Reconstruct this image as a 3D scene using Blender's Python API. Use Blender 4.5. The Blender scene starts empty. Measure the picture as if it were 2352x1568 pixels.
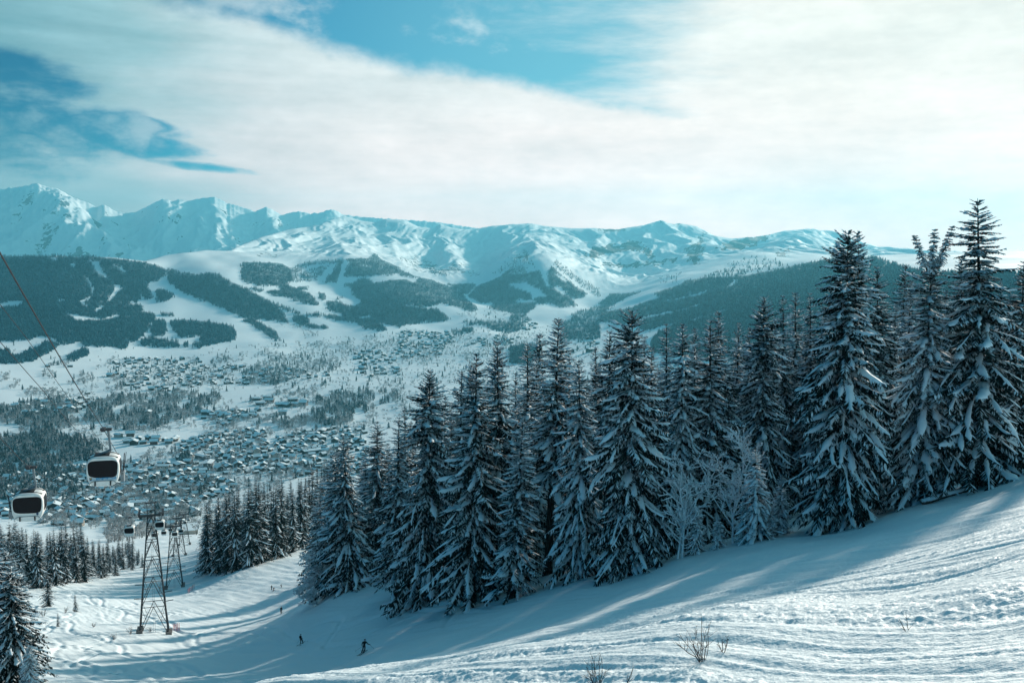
import bpy, math, random
import numpy as np
from mathutils import Vector, Matrix

S = bpy.context.scene
COL = S.collection
R = math.radians
RNG = np.random.default_rng(11)
random.seed(5)

# ------------------------------------------------------------------ helpers
def link(o, parent=None):
    COL.objects.link(o)
    if parent is not None:
        o.parent = parent
    return o

def tag(o, label=None, cat=None, group=None, kind=None):
    if label: o['label'] = label
    if cat: o['category'] = cat
    if group: o['group'] = group
    if kind: o['kind'] = kind
    return o

def empty(name, loc=(0, 0, 0), rz=0.0, scale=1.0):
    o = bpy.data.objects.new(name, None)
    o.location = loc
    o.rotation_euler = (0, 0, rz)
    o.scale = (scale,) * 3 if not hasattr(scale, '__len__') else scale
    o.empty_display_size = 0.3
    return link(o)

def mesh_np(name, verts, faces, mats=(), mat_idx=None, smooth=False):
    """verts (n,3); faces: (m,k) array or list of such arrays"""
    if not isinstance(faces, (list, tuple)):
        faces = [faces]
    faces = [np.asarray(f, dtype=np.int32) for f in faces if len(f)]
    me = bpy.data.meshes.new(name)
    nl = sum(f.size for f in faces)
    npoly = sum(f.shape[0] for f in faces)
    me.vertices.add(len(verts))
    me.vertices.foreach_set('co', np.ascontiguousarray(verts, dtype=np.float32).ravel())
    me.loops.add(nl)
    me.polygons.add(npoly)
    me.loops.foreach_set('vertex_index', np.concatenate([f.ravel() for f in faces]))
    sizes = np.concatenate([np.full(f.shape[0], f.shape[1], dtype=np.int32) for f in faces])
    starts = np.concatenate([[0], np.cumsum(sizes)[:-1]]).astype(np.int32)
    me.polygons.foreach_set('loop_start', starts)
    me.polygons.foreach_set('loop_total', sizes)
    if mat_idx is not None:
        me.polygons.foreach_set('material_index', np.asarray(mat_idx, dtype=np.int32))
    me.polygons.foreach_set('use_smooth', np.full(npoly, bool(smooth)))
    for m in mats:
        me.materials.append(m)
    me.update(calc_edges=True)
    me.validate(verbose=False)
    return me

def obj(name, me, parent=None):
    return link(bpy.data.objects.new(name, me), parent)

class MB:
    """collects boxes, tubes, prisms into one mesh"""
    def __init__(self):
        self.v = []; self.f = []
    def add(self, vs, fs):
        n = len(self.v)
        self.v += [tuple(p) for p in vs]
        self.f += [tuple(i + n for i in f) for f in fs]
    def box(self, c, s, rz=0.0, rx=0.0):
        M = Matrix.Rotation(rz, 3, 'Z') @ Matrix.Rotation(rx, 3, 'X')
        vs = []
        for dx in (-.5, .5):
            for dy in (-.5, .5):
                for dz in (-.5, .5):
                    vs.append(Vector(c) + M @ Vector((dx * s[0], dy * s[1], dz * s[2])))
        self.add(vs, [(0, 1, 3, 2), (4, 6, 7, 5), (0, 4, 5, 1), (2, 3, 7, 6), (0, 2, 6, 4), (1, 5, 7, 3)])
    def tube(self, pts, r, n=6, cap=True):
        pts = [Vector(p) for p in pts]
        rs = r if hasattr(r, '__len__') else [r] * len(pts)
        base = len(self.v)
        for i, p in enumerate(pts):
            d = (pts[min(i + 1, len(pts) - 1)] - pts[max(i - 1, 0)])
            if d.length < 1e-9: d = Vector((0, 0, 1))
            d.normalize()
            a = d.orthogonal() if abs(d.z) > .98 else d.cross(Vector((0, 0, 1)))
            a.normalize(); b = d.cross(a)
            for k in range(n):
                t = 2 * math.pi * k / n
                self.v.append(tuple(p + (a * math.cos(t) + b * math.sin(t)) * rs[i]))
        for i in range(len(pts) - 1):
            for k in range(n):
                k2 = (k + 1) % n
                self.f.append((base + i * n + k, base + i * n + k2, base + (i + 1) * n + k2, base + (i + 1) * n + k))
        if cap:
            self.f.append(tuple(base + k for k in range(n))[::-1])
            e = base + (len(pts) - 1) * n
            self.f.append(tuple(e + k for k in range(n)))
    def beam(self, p, q, w, h=None):
        self.tube([p, q], w * .7, n=4)
    def build(self, name, mat, parent=None, smooth=False):
        me = bpy.data.meshes.new(name)
        me.from_pydata(self.v, [], self.f)
        if mat: me.materials.append(mat)
        if smooth:
            me.polygons.foreach_set('use_smooth', [True] * len(me.polygons))
        me.update()
        return obj(name, me, parent)

def grid_faces(nr, nc):
    i = np.arange(nr - 1)[:, None] * nc + np.arange(nc - 1)[None, :]
    return np.stack([i, i + 1, i + nc + 1, i + nc], -1).reshape(-1, 4)

# --- 2D gradient noise in numpy
_perm = np.random.default_rng(3).permutation(4096)
_gr = np.random.default_rng(4).uniform(0, 2 * np.pi, 4096)
_gx, _gy = np.cos(_gr), np.sin(_gr)
def pnoise(x, y):
    xi = np.floor(x).astype(np.int64); yi = np.floor(y).astype(np.int64)
    fx = x - xi; fy = y - yi
    u = fx * fx * fx * (fx * (fx * 6 - 15) + 10); v = fy * fy * fy * (fy * (fy * 6 - 15) + 10)
    def g(ix, iy, dx, dy):
        h = _perm[(ix + _perm[iy & 4095]) & 4095]
        return _gx[h] * dx + _gy[h] * dy
    a = g(xi, yi, fx, fy); b = g(xi + 1, yi, fx - 1, fy)
    c = g(xi, yi + 1, fx, fy - 1); d = g(xi + 1, yi + 1, fx - 1, fy - 1)
    return ((a + (b - a) * u) + ((c + (d - c) * u) - (a + (b - a) * u)) * v) * 1.5
def fbm(x, y, oct=4, gain=.5, lac=2.03):
    s = 0; a = 1
    for _ in range(oct):
        s = s + a * pnoise(x, y); x = x * lac + 17.3; y = y * lac + 5.1; a *= gain
    return s
def ridged(x, y, oct=4, gain=.5, lac=2.1):
    s = 0; a = 1
    for _ in range(oct):
        s = s + a * (1 - np.abs(pnoise(x, y)) * 2); x = x * lac + 9.7; y = y * lac + 31.; a *= gain
    return s
def sstep(a, b, x):
    t = np.clip((x - a) / (b - a), 0, 1)
    return t * t * (3 - 2 * t)

# ------------------------------------------------------------------ camera model (35 mm lens, tilted 4.6 deg down)
F, CX, CY, HY = 2287., 1176., 784., 600.
PITCH = math.atan((CY - HY) / F)
CP, SP = math.cos(PITCH), math.sin(PITCH)
def ray(x, y):
    x = np.asarray(x, float); y = np.asarray(y, float)
    yc = F * CP + (CY - y) * SP
    return (x - CX) / yc, (-F * SP + (CY - y) * CP) / yc
def proj(X, Y, Z):
    dep = Y * CP - Z * SP
    return CX + F * X / dep, CY - F * (Y * SP + Z * CP) / dep
def pt(x, y, d):
    a, s = ray(x, y)
    return Vector((float(a) * d, d, float(s) * d))

# ------------------------------------------------------------------ terrain: surveyed points (bearing, elevation, distance)
ANCH = []
def plane_z(X, Y): return -4.6 - .28 * Y + .2 * X
for d in (3, 7, 13, 22, 38):
    for xx in (-900, 0, 700, 1176, 1700, 2352, 3300):
        a = (xx - CX) / F
        if d < 30 or xx < 2400:
            z = plane_z(a * d, d)
            ANCH.append((a, z / d, d))
def A(x, y, d):
    a, s = ray(x, y)
    ANCH.append((float(a), float(s), d))
for t in [(838, 1502, 121), (693, 1482, 160), (646, 1410, 232), (625, 1356, 290), (355, 1452, 214), (402, 1350, 345), (412, 1276, 480),
          (0, 1572, 110), (110, 1384, 270), (60, 1330, 345), (260, 1305, 420), (560, 1306, 345), (690, 1258, 400), (450, 1232, 640),
          (760, 1362, 190), (970, 1376, 145), (1175, 1374, 122), (1335, 1328, 118), (1445, 1318, 114), (1553, 1282, 110), (1740, 1240, 106),
          (1925, 1216, 103), (2110, 1150, 104), (2255, 1112, 106), (2500, 1040, 104),
          (1610, 1522, 25), (1900, 1385, 37), (2352, 1270, 36), (1440, 1440, 43), (1100, 1500, 60),
          (900, 1300, 260), (1200, 1255, 210), (1500, 1190, 190), (1800, 1120, 180), (2100, 1050, 180), (2400, 980, 180), (3000, 860, 170),
          (900, 1240, 420), (1300, 1180, 420), (1700, 1040, 420), (2100, 900, 420), (2500, 760, 420), (-300, 1330, 420),
          (300, 1235, 800), (0, 1250, 800), (-500, 1250, 800), (700, 1215, 800), (1176, 1190, 800), (1600, 1060, 800), (2000, 900, 800), (2400, 740, 800),
          (-900, 1700, 110), (-900, 1560, 220), (3300, 700, 300)]:
    A(*t)
def row(d, pts):
    for x, y in pts: A(x, y, d)
row(1400, [(-600, 1195), (0, 1200), (350, 1200), (700, 1190), (1176, 1170), (1600, 1020), (2000, 870), (2352, 740), (2900, 600)])
row(2000, [(-600, 1040), (0, 1050), (350, 1050), (700, 1045), (1100, 1030), (1500, 950), (1900, 800), (2352, 680)])
row(2600, [(-600, 900), (0, 925), (300, 945), (700, 945), (1100, 930), (1400, 890), (1700, 800), (2000, 710), (2352, 640)])
row(3200, [(-600, 830), (0, 855), (300, 875), (700, 880), (1000, 872), (1300, 850), (1500, 810), (1800, 720), (2100, 645), (2352, 612)])
row(3900, [(-600, 760), (0, 790), (300, 825), (600, 830), (900, 825), (1100, 815), (1300, 805), (1500, 760), (1750, 680), (2000, 625), (2200, 600), (2500, 590)])
row(4700, [(-600, 690), (0, 700), (150, 712), (300, 750), (500, 775), (700, 790), (900, 780), (1100, 765), (1300, 760), (1500, 715), (1700, 655), (1900, 608), (2050, 594)])
row(5400, [(-600, 620), (0, 630), (150, 635), (300, 670), (450, 695), (600, 722), (800, 740), (1000, 745), (1200, 740), (1350, 735), (1500, 690), (1700, 630), (1850, 602)])
row(6000, [(-600, 585), (0, 587), (150, 587), (270, 600), (380, 622), (500, 632), (600, 662), (750, 690), (900, 690), (1050, 700), (1150, 715), (1300, 715), (1400, 705), (1500, 670), (1650, 625), (1800, 605)])
row(6700, [(380, 603), (480, 592), (600, 615), (700, 645), (800, 660), (950, 660), (1050, 685), (1150, 688), (1250, 680), (1350, 700), (1450, 680), (1600, 628), (1750, 600)])
row(7300, [(470, 577), (560, 583), (650, 602), (750, 602), (800, 600), (900, 622), (1000, 645), (1070, 655), (1120, 650), (1200, 618), (1270, 612), (1350, 660), (1450, 660), (1600, 608), (1750, 588), (2000, 590)])
row(8000, [(560, 572), (650, 576), (750, 585), (850, 585), (950, 610), (1000, 625), (1070, 638), (1150, 605), (1225, 573), (1300, 590), (1370, 620), (1450, 625), (1600, 590), (1800, 578), (2000, 580)])
row(8800, [(640, 555), (720, 543), (800, 552), (870, 565), (1000, 578), (1100, 588), (1200, 560), (1300, 566), (1400, 574), (1500, 570), (1600, 562), (1700, 566), (1800, 562), (1950, 572)])
SKY2 = [(-900, 588, 6000), (-300, 586, 6000), (0, 584, 6000), (120, 582, 6000), (250, 590, 6050), (330, 598, 6200), (400, 586, 6700), (470, 575, 7300), (530, 574, 7600), (560, 560, 8000), (600, 545, 8300), (660, 528, 8800), (735, 517, 9200),
        (790, 496, 9600), (830, 506, 9600), (860, 511, 9600), (885, 502, 9600), (930, 505, 9600), (960, 520, 9600), (995, 526, 9600), (1012, 515, 9600), (1040, 524, 9600), (1080, 528, 9600), (1130, 518, 9600),
        (1215, 513, 9600), (1260, 520, 9600), (1300, 523, 9600), (1420, 526, 9600), (1440, 522, 9600), (1480, 517, 9600), (1508, 509, 9600), (1518, 507, 9600), (1530, 512, 9600), (1548, 515, 9600), (1560, 513, 9600), (1600, 520, 9600), (1640, 540, 9600), (1680, 547, 9600),
        (1720, 546, 9600), (1760, 540, 9600), (1800, 530, 9600), (1850, 527, 9600), (1900, 530, 9600), (1945, 540, 9600), (1975, 555, 9600), (2000, 560, 9600), (2030, 572, 9600), (2060, 576, 9400), (2100, 574, 9000), (2150, 583, 8600), (2250, 583, 8300), (2352, 580, 8000), (2700, 575, 7500), (3300, 575, 7500)]
for t in SKY2: A(*t)
SKY2 = [(x, y, d if d < 7300 else 7300 + (d - 7300) * 2.5) for x, y, d in SKY2]
ANCH = np.array(ANCH)
ANCH[:, 2] = np.where(ANCH[:, 2] > 7300, 7300 + (ANCH[:, 2] - 7300) * 2.5, ANCH[:, 2])
_P = np.stack([ANCH[:, 0] * 2.6, np.log(ANCH[:, 2])], 1)
def _k(r2): return np.where(r2 > 1e-12, .5 * r2 * np.log(np.maximum(r2, 1e-12)), 0)
def _fit():
    n = len(_P)
    K = _k(((_P[:, None] - _P[None]) ** 2).sum(-1)) + np.eye(n) * 2e-4
    Q = np.concatenate([np.ones((n, 1)), _P], 1)
    M = np.block([[K, Q], [Q.T, np.zeros((3, 3))]])
    return np.linalg.solve(M, np.concatenate([ANCH[:, 1], np.zeros(3)]))
_W = _fit()
def tps(a, ld):
    sh = np.shape(a); a = np.ravel(a) * 2.6; ld = np.ravel(ld)
    out = np.empty_like(a)
    for i in range(0, len(a), 40000):
        aa, ll = a[i:i + 40000], ld[i:i + 40000]
        r2 = (aa[:, None] - _P[None, :, 0]) ** 2 + (ll[:, None] - _P[None, :, 1]) ** 2
        np.maximum(r2, 1e-12, out=r2)
        out[i:i + 40000] = (.5 * r2 * np.log(r2)) @ _W[:-3] + _W[-3] + _W[-2] * aa + _W[-1] * ll
    return out.reshape(sh)
_ra = np.array([float(ray(x, y)[0]) for x, y, d in SKY2]); _rd = np.array([d for *_, d in SKY2], float)
_rs = np.array([float(ray(x, y)[1]) for x, y, d in SKY2])
LN = np.log
def relief(X, Y):
    """land relief that is not in the survey: swells, gullies, spurs"""
    a = X / np.maximum(Y, 1)
    xi = CX + F * a
    far = sstep(1100, 2500, Y); mt = sstep(7000, 8600, Y); nr = 1 - sstep(500, 900, Y)
    z = far * (1 - mt) * (fbm(X / 500, Y / 700, 3) * 7)
    z = z + far * (1 - mt) * sstep(3600, 5200, Y) * (fbm(X / 700 + 7, Y / 1600, 3) * 26)
    rd = np.interp(a, _ra, _rd)
    crest = sstep(0, 700, rd - Y)
    t = np.clip((LN(np.maximum(Y, 1)) - LN(7300)) / (LN(13050) - LN(7300)), 0, 1)
    warp = 130 * fbm(X / 900, Y / 900, 3)
    z = z + mt * (.1 + .9 * crest) * ((ridged((X + warp) / 640, Y / 5200 + 3, 5, .52) - 1.0) * 50 + fbm(X / 170, Y / 1500, 4) * 7 + ridged(X / 90, Y / 900, 3) * 2.5)
    # spurs running down towards the valley
    for x0, x1, w, h in ((745, 800, 70, 75), (800, 880, 60, 60), (885, 935, 60, 55), (1012, 1080, 60, 60), (1130, 1120, 60, 35),
                         (1215, 1225, 85, 95), (1330, 1360, 60, 30), (1520, 1560, 80, 50), (1640, 1600, 60, 50), (1850, 1760, 90, 70)):
        xs = x1 + (x0 - x1) * t
        z = z + h * mt * np.maximum(0, 1 - np.abs(xi - xs) / w) ** 1.2 * np.clip(4 * t * (1 - t), 0, 1) * crest
    return z
TRK = []
_r = np.random.default_rng(21)
for i in range(26):
    TRK.append((_r.uniform(-150, -40), _r.uniform(0, 6.28), _r.uniform(2, 5.5), _r.uniform(34, 70), _r.uniform(.35, .9)))
def near_detail(X, Y):
    f = -.58 * X + .81 * Y; c = .81 * X + .58 * Y
    d = np.maximum(Y, 1)
    z = fbm(X / 26, Y / 26, 3) * .55 * sstep(8, 60, d) + fbm(X / 7, Y / 7, 3) * .12
    # wind drifts and run-out ridges across the piste
    z = z + .11 * fbm(c / 2.2 + 40, f / 30, 3) * sstep(10, 40, d)
    # chopped-up snow with straight tracks down the fall line, nearest part
    ch = sstep(78, 46, d + 14 * fbm(X / 16, Y / 16, 2))
    lump = np.abs(fbm(X / .55, Y / .55, 4)) * .085 + fbm(X / 1.7 + 9, Y / 1.7, 3) * .04
    band = sstep(-.25, .3, fbm(c / 3.4, f / 30 + 11, 2))
    rut = fbm(c / .75, f / 40, 3) * .06
    lip = np.abs(fbm(c / 2.4 + 3, f / 40, 2))
    z = z + ch * (lump * (.22 + .72 * band) + rut * (1.25 - .8 * band) - .07 * np.exp(-(lip / .2) ** 2))
    # s-shaped ski tracks on the lower run
    lo = sstep(95, 150, d) * sstep(640, 420, d)
    for c0, ph, am, wl, dp in TRK:
        dl = c - (c0 + 110 + am * np.sin(f / wl * 6.28 + ph) + am * .6 * np.sin(f / 61 + ph * 2) + (f - 250) * .02 * math.sin(ph))
        z = z - lo * dp * (.26 * np.exp(-(dl / .5) ** 2) - .10 * np.exp(-((np.abs(dl) - 1.) / .5) ** 2)) 
    z = z + lo * .22 * np.abs(fbm(c / 2.5, f / 10, 3)) * sstep(.0, .5, fbm(X / 30, Y / 40, 2))
    # drift banks along the rim of the run
    return z
def tps_grid(a, ld):
    def sub(v, k): 
        i = np.unique(np.concatenate([np.arange(0, len(v), k), [len(v) - 1]])); return i
    ia, il = sub(a, 4), sub(ld, 4)
    C = tps(np.repeat(a[ia][None], len(il), 0), np.repeat(ld[il][:, None], len(ia), 1))
    T = np.stack([np.interp(ld, ld[il], C[:, j]) for j in range(len(ia))], 1)
    return np.stack([np.interp(a, a[ia], T[i]) for i in range(len(ld))], 0)
def H(X, Y, detail=True, s=None):
    X = np.asarray(X, float); Y = np.asarray(Y, float)
    X, Y = np.broadcast_arrays(X, Y)
    Yc = np.maximum(Y, 3.0)
    a = X / Yc
    rd = np.interp(a, _ra, _rd); rs = np.interp(a, _ra, _rs)
    yy = np.minimum(Yc, rd)
    if s is None: s = tps(a, LN(yy))
    w = sstep(.93, 1., yy / rd)
    s = s * (1 - w) + rs * w if True else s
    z = s * yy
    z = np.where(Yc > rd, z - .45 * (Yc - rd), z)
    if detail:
        z = z + relief(X, Yc)
        m = Yc < 720
        if m.any():
            z = z.copy()
            z[m] += near_detail(X[m], Yc[m]) if z.ndim else near_detail(X, Yc)
    return z
def hz(X, Y):
    return float(H(np.array([X]), np.array([Y]))[0])
# ------------------------------------------------------------------ materials
SUN_AZ, SUN_EL = R(33), R(14.8)
def mat(name, color, rough=.8, spec=.3, metallic=0.0, noise=None, bump=None):
    m = bpy.data.materials.new(name); m.use_nodes = True
    nt = m.node_tree; b = nt.nodes['Principled BSDF']
    b.inputs['Base Color'].default_value = (*color, 1); b.inputs['Roughness'].default_value = rough
    b.inputs['Specular IOR Level'].default_value = spec; b.inputs['Metallic'].default_value = metallic
    if noise:
        sc, amt = noise
        tc = nt.nodes.new('ShaderNodeTexCoord'); n = nt.nodes.new('ShaderNodeTexNoise')
        n.inputs['Scale'].default_value = sc; n.inputs['Detail'].default_value = 5
        nt.links.new(tc.outputs['Object'], n.inputs['Vector'])
        mr = nt.nodes.new('ShaderNodeMapRange'); mr.inputs['From Min'].default_value = .3; mr.inputs['From Max'].default_value = .7
        mr.inputs['To Min'].default_value = 1 - amt; mr.inputs['To Max'].default_value = 1 + amt
        nt.links.new(n.outputs['Fac'], mr.inputs['Value'])
        mx = nt.nodes.new('ShaderNodeMix'); mx.data_type = 'RGBA'; mx.blend_type = 'MULTIPLY'; mx.inputs[0].default_value = 1
        mx.inputs[6].default_value = (*color, 1); nt.links.new(mr.outputs[0], mx.inputs[7])
        nt.links.new(mx.outputs[2], b.inputs['Base Color'])
    return m
def bump_mat(m, layers):
    nt = m.node_tree; b = nt.nodes['Principled BSDF']; tc = nt.nodes.new('ShaderNodeTexCoord'); prev = None
    for sc, dist, det, stretch in layers:
        mp = nt.nodes.new('ShaderNodeMapping'); mp.inputs['Scale'].default_value = stretch
        mp.inputs['Rotation'].default_value = (0, 0, R(-54))
        n = nt.nodes.new('ShaderNodeTexNoise'); n.inputs['Scale'].default_value = sc; n.inputs['Detail'].default_value = det
        bp = nt.nodes.new('ShaderNodeBump'); bp.inputs['Distance'].default_value = dist; bp.inputs['Strength'].default_value = 1
        nt.links.new(tc.outputs['Object'], mp.inputs['Vector']); nt.links.new(mp.outputs[0], n.inputs['Vector'])
        nt.links.new(n.outputs['Fac'], bp.inputs['Height'])
        if prev: nt.links.new(prev.outputs[0], bp.inputs['Normal'])
        prev = bp
    nt.links.new(prev.outputs[0], b.inputs['Normal'])
SNOW = (.80, .87, .89)
M = {}
M['snow_near'] = mat('piste_snow', SNOW, .65, .25)
bump_mat(M['snow_near'], [(2.2, .10, 5, (1, 1, 1)), (9, .03, 3, (1, 1, 1))])
M['snow'] = mat('snow', SNOW, .7, .2, noise=(1.3, .04))
def rocky(name, scale, rock=(.025, .05, .07)):
    m = mat(name, SNOW, .75, .15); nt = m.node_tree; b = nt.nodes['Principled BSDF']
    at = nt.nodes.new('ShaderNodeAttribute'); at.attribute_name = 'rock'
    tc = nt.nodes.new('ShaderNodeTexCoord')
    mp = nt.nodes.new('ShaderNodeMapping'); mp.inputs['Scale'].default_value = (1, 1, 2.6)
    n = nt.nodes.new('ShaderNodeTexNoise'); n.inputs['Scale'].default_value = scale; n.inputs['Detail'].default_value = 9; n.inputs['Roughness'].default_value = .68
    nt.links.new(tc.outputs['Object'], mp.inputs['Vector']); nt.links.new(mp.outputs[0], n.inputs['Vector'])
    ad = nt.nodes.new('ShaderNodeMath'); ad.operation = 'ADD'
    nt.links.new(at.outputs['Fac'], ad.inputs[0]); nt.links.new(n.outputs['Fac'], ad.inputs[1])
    mr = nt.nodes.new('ShaderNodeMapRange'); mr.inputs['From Min'].default_value = .93; mr.inputs['From Max'].default_value = 1.0
    nt.links.new(ad.outputs[0], mr.inputs['Value'])
    mx = nt.nodes.new('ShaderNodeMix'); mx.data_type = 'RGBA'; mx.inputs[6].default_value = (*SNOW, 1); mx.inputs[7].default_value = (*rock, 1)
    nt.links.new(mr.outputs[0], mx.inputs[0])
    br = nt.nodes.new('ShaderNodeAttribute'); br.attribute_name = 'brush'  # forest floor tone: undergrowth and litter plus painted canopy shade
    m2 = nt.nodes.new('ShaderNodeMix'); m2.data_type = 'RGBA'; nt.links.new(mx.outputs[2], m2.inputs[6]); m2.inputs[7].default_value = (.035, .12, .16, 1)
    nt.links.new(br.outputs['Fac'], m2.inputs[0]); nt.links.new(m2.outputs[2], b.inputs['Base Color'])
    return m
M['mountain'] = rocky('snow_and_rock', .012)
M['far_mountain'] = rocky('high_snow_and_rock', .006)
M['needle'] = mat('spruce_needles', (.011, .023, .023), .85, .08, noise=(.9, .5))
M['needle_frost'] = mat('frosted_needles', (.10, .125, .13), .85, .1, noise=(.35, .5))
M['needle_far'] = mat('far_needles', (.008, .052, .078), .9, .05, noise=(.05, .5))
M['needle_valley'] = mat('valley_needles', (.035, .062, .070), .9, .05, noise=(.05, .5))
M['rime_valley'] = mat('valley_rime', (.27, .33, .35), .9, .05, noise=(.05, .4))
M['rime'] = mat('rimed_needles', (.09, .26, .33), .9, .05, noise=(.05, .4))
M['bark'] = mat('spruce_bark', (.022, .020, .019), .9, .1, noise=(3, .4))
M['tree_snow'] = mat('snow_on_branches', (.78, .86, .90), .75, .15, noise=(2., .06))
M['frost'] = mat('hoar_frost', (.52, .54, .55), .85, .1, noise=(.4, .25))
M['frost_brown'] = mat('frosted_twigs', (.25, .235, .225), .85, .1, noise=(.4, .3))
M['steel'] = mat('dark_galvanised_steel', (.05, .055, .06), .55, .4, .3, noise=(.7, .3))
M['steel_lt'] = mat('grey_painted_steel', (.20, .24, .26), .5, .4, .2, noise=(3, .15))
M['cable'] = mat('greasy_wire_rope', (.018, .02, .023), .6, .3)
M['cabin_white'] = mat('white_cabin_shell', (.80, .80, .77), .45, .4, noise=(2.5, .10))
M['cabin_glass'] = mat('dark_tinted_glass', (.010, .010, .013), .3, .15)
M['cabin_dark'] = mat('black_rubber', (.02, .02, .022), .6, .3)
M['blue_print'] = mat('blue_lettering', (.02, .26, .48), .5, .3)
M['band'] = mat('pale_blue_band', (.42, .55, .62), .5, .3)
M['crest_gold'] = mat('crest_gold', (.55, .33, .08), .5, .3)
M['crest_blue'] = mat('crest_navy', (.03, .07, .14), .5, .3)
M['concrete'] = mat('concrete', (.20, .18, .17), .9, .2, noise=(2, .25))
M['cloth_black'] = mat('black_ski_clothing', (.012, .012, .014), .8, .2)
M['cloth_red'] = mat('dark_red_jacket', (.16, .02, .025), .8, .2)
M['skin'] = mat('skin', (.5, .32, .24), .6, .3)
M['ski'] = mat('ski_topsheet', (.03, .04, .05), .4, .4)
M['twig'] = mat('bare_twigs', (.05, .032, .028), .85, .1)
M['twig_red'] = mat('reddish_twigs', (.10, .03, .03), .85, .1)
M['berry'] = mat('rose_hips', (.30, .02, .025), .5, .3)
M['orange'] = mat('red_safety_net', (.55, .06, .05), .7, .2)
# bark with snow lying on whatever faces up
def snowtop(name, base, lo=.05, hi=.35):
    m = mat(name, base, .85, .1); nt = m.node_tree; b = nt.nodes['Principled BSDF']
    g = nt.nodes.new('ShaderNodeNewGeometry'); s = nt.nodes.new('ShaderNodeSeparateXYZ'); nt.links.new(g.outputs['Normal'], s.inputs[0])
    n = nt.nodes.new('ShaderNodeTexNoise'); n.inputs['Scale'].default_value = 3.; tc = nt.nodes.new('ShaderNodeTexCoord'); nt.links.new(tc.outputs['Object'], n.inputs['Vector'])
    a = nt.nodes.new('ShaderNodeMath'); a.operation = 'ADD'; nt.links.new(s.outputs[2], a.inputs[0]); nt.links.new(n.outputs['Fac'], a.inputs[1])
    mr = nt.nodes.new('ShaderNodeMapRange'); mr.inputs['From Min'].default_value = lo + .5; mr.inputs['From Max'].default_value = hi + .5
    nt.links.new(a.outputs[0], mr.inputs['Value'])
    mx = nt.nodes.new('ShaderNodeMix'); mx.data_type = 'RGBA'; mx.inputs[6].default_value = (*base, 1); mx.inputs[7].default_value = (.80, .84, .87, 1)
    nt.links.new(mr.outputs[0], mx.inputs[0]); nt.links.new(mx.outputs[2], b.inputs['Base Color'])
    return m
M['snow_bark'] = snowtop('snowy_bark', (.05, .042, .038), -.35, -.1)
M['log'] = snowtop('snowy_log', (.06, .045, .038), -.2, .2)
M['forest_floor'] = mat('forest_floor', (.3, .32, .33), .9)

# ------------------------------------------------------------------ camera, sun, sky
cam = bpy.data.objects.new('camera', bpy.data.cameras.new('camera'))
link(cam); cam.rotation_euler = (R(90) - PITCH, 0, 0)
cam.data.sensor_width = 36; cam.data.lens = F / 2352 * 36; cam.data.clip_start = .3; cam.data.clip_end = 80000
S.camera = cam
sd = bpy.data.lights.new('sun', 'SUN'); sun = link(bpy.data.objects.new('sun', sd))
sd.energy = 4.15; sd.angle = R(2.6); sd.color = (1, .90, .78)
sun.rotation_euler = (R(90) - SUN_EL, 0, math.pi - SUN_AZ + math.pi - math.pi)
sv = Vector((math.sin(SUN_AZ) * math.cos(SUN_EL), math.cos(SUN_AZ) * math.cos(SUN_EL), math.sin(SUN_EL)))
sun.rotation_mode = 'QUATERNION'; sun.rotation_quaternion = sv.to_track_quat('Z', 'Y')

wd = bpy.data.worlds.new('World'); S.world = wd; wd.use_nodes = True
nt = wd.node_tree; bg = nt.nodes['Background']; STR = .1; bg.inputs['Strength'].default_value = STR
def N(t, **k):
    n = nt.nodes.new('ShaderNode' + t)
    for a, b in k.items(): setattr(n, a, b)
    return n
def mth(op, a, b=None, clamp=False):
    n = N('Math', operation=op); n.use_clamp = clamp
    for i, v in enumerate((a, b)):
        if v is None: continue
        if isinstance(v, (int, float)): n.inputs[i].default_value = v
        else: nt.links.new(v, n.inputs[i])
    return n.outputs[0]
def sm(x, lo, hi, a=0., b=1.):
    n = N('MapRange', interpolation_type='SMOOTHSTEP'); nt.links.new(x, n.inputs['Value'])
    n.inputs['From Min'].default_value = lo; n.inputs['From Max'].default_value = hi; n.inputs['To Min'].default_value = a; n.inputs['To Max'].default_value = b
    return n.outputs[0]
def mixc(f, a, b):
    n = N('Mix', data_type='RGBA')
    if isinstance(f, (int, float)): n.inputs[0].default_value = f
    else: nt.links.new(f, n.inputs[0])
    for i, v in ((6, a), (7, b)):
        if isinstance(v, tuple): n.inputs[i].default_value = (v[0], v[1], v[2], 1)
        else: nt.links.new(v, n.inputs[i])
    return n.outputs[2]
def curve(x, pts):
    n = N('FloatCurve'); c = n.mapping.curves[0]
    while len(c.points) < len(pts): c.points.new(.5, .5)
    for p, (u, v) in zip(c.points, pts): p.location = (u, v)
    n.mapping.update(); nt.links.new(x, n.inputs['Value']); return n.outputs[0]
tc = N('TexCoord'); sp = N('SeparateXYZ'); nt.links.new(tc.outputs['Generated'], sp.inputs[0])
U = mth('ARCTAN2', sp.outputs[0], sp.outputs[1]); V = mth('ARCSINE', sp.outputs[2])
def uv(x, y):
    a, s = ray(x, y); a, s = float(a), float(s)
    return math.atan(a), math.asin(s / math.sqrt(1 + a * a + s * s))
def noise(su, sv_, rot, scale, det, rough=.55, off=0.):
    cb = N('CombineXYZ'); nt.links.new(U, cb.inputs[0]); nt.links.new(V, cb.inputs[1]); cb.inputs[2].default_value = off
    mp = N('Mapping'); mp.inputs['Rotation'].default_value = (0, 0, rot); mp.inputs['Scale'].default_value = (su, sv_, 1)
    n = N('TexNoise'); n.inputs['Scale'].default_value = scale; n.inputs['Detail'].default_value = det; n.inputs['Roughness'].default_value = rough
    nt.links.new(cb.outputs[0], mp.inputs[0]); nt.links.new(mp.outputs[0], n.inputs['Vector'])
    return mth('SUBTRACT', n.outputs['Fac'], .5)
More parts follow.
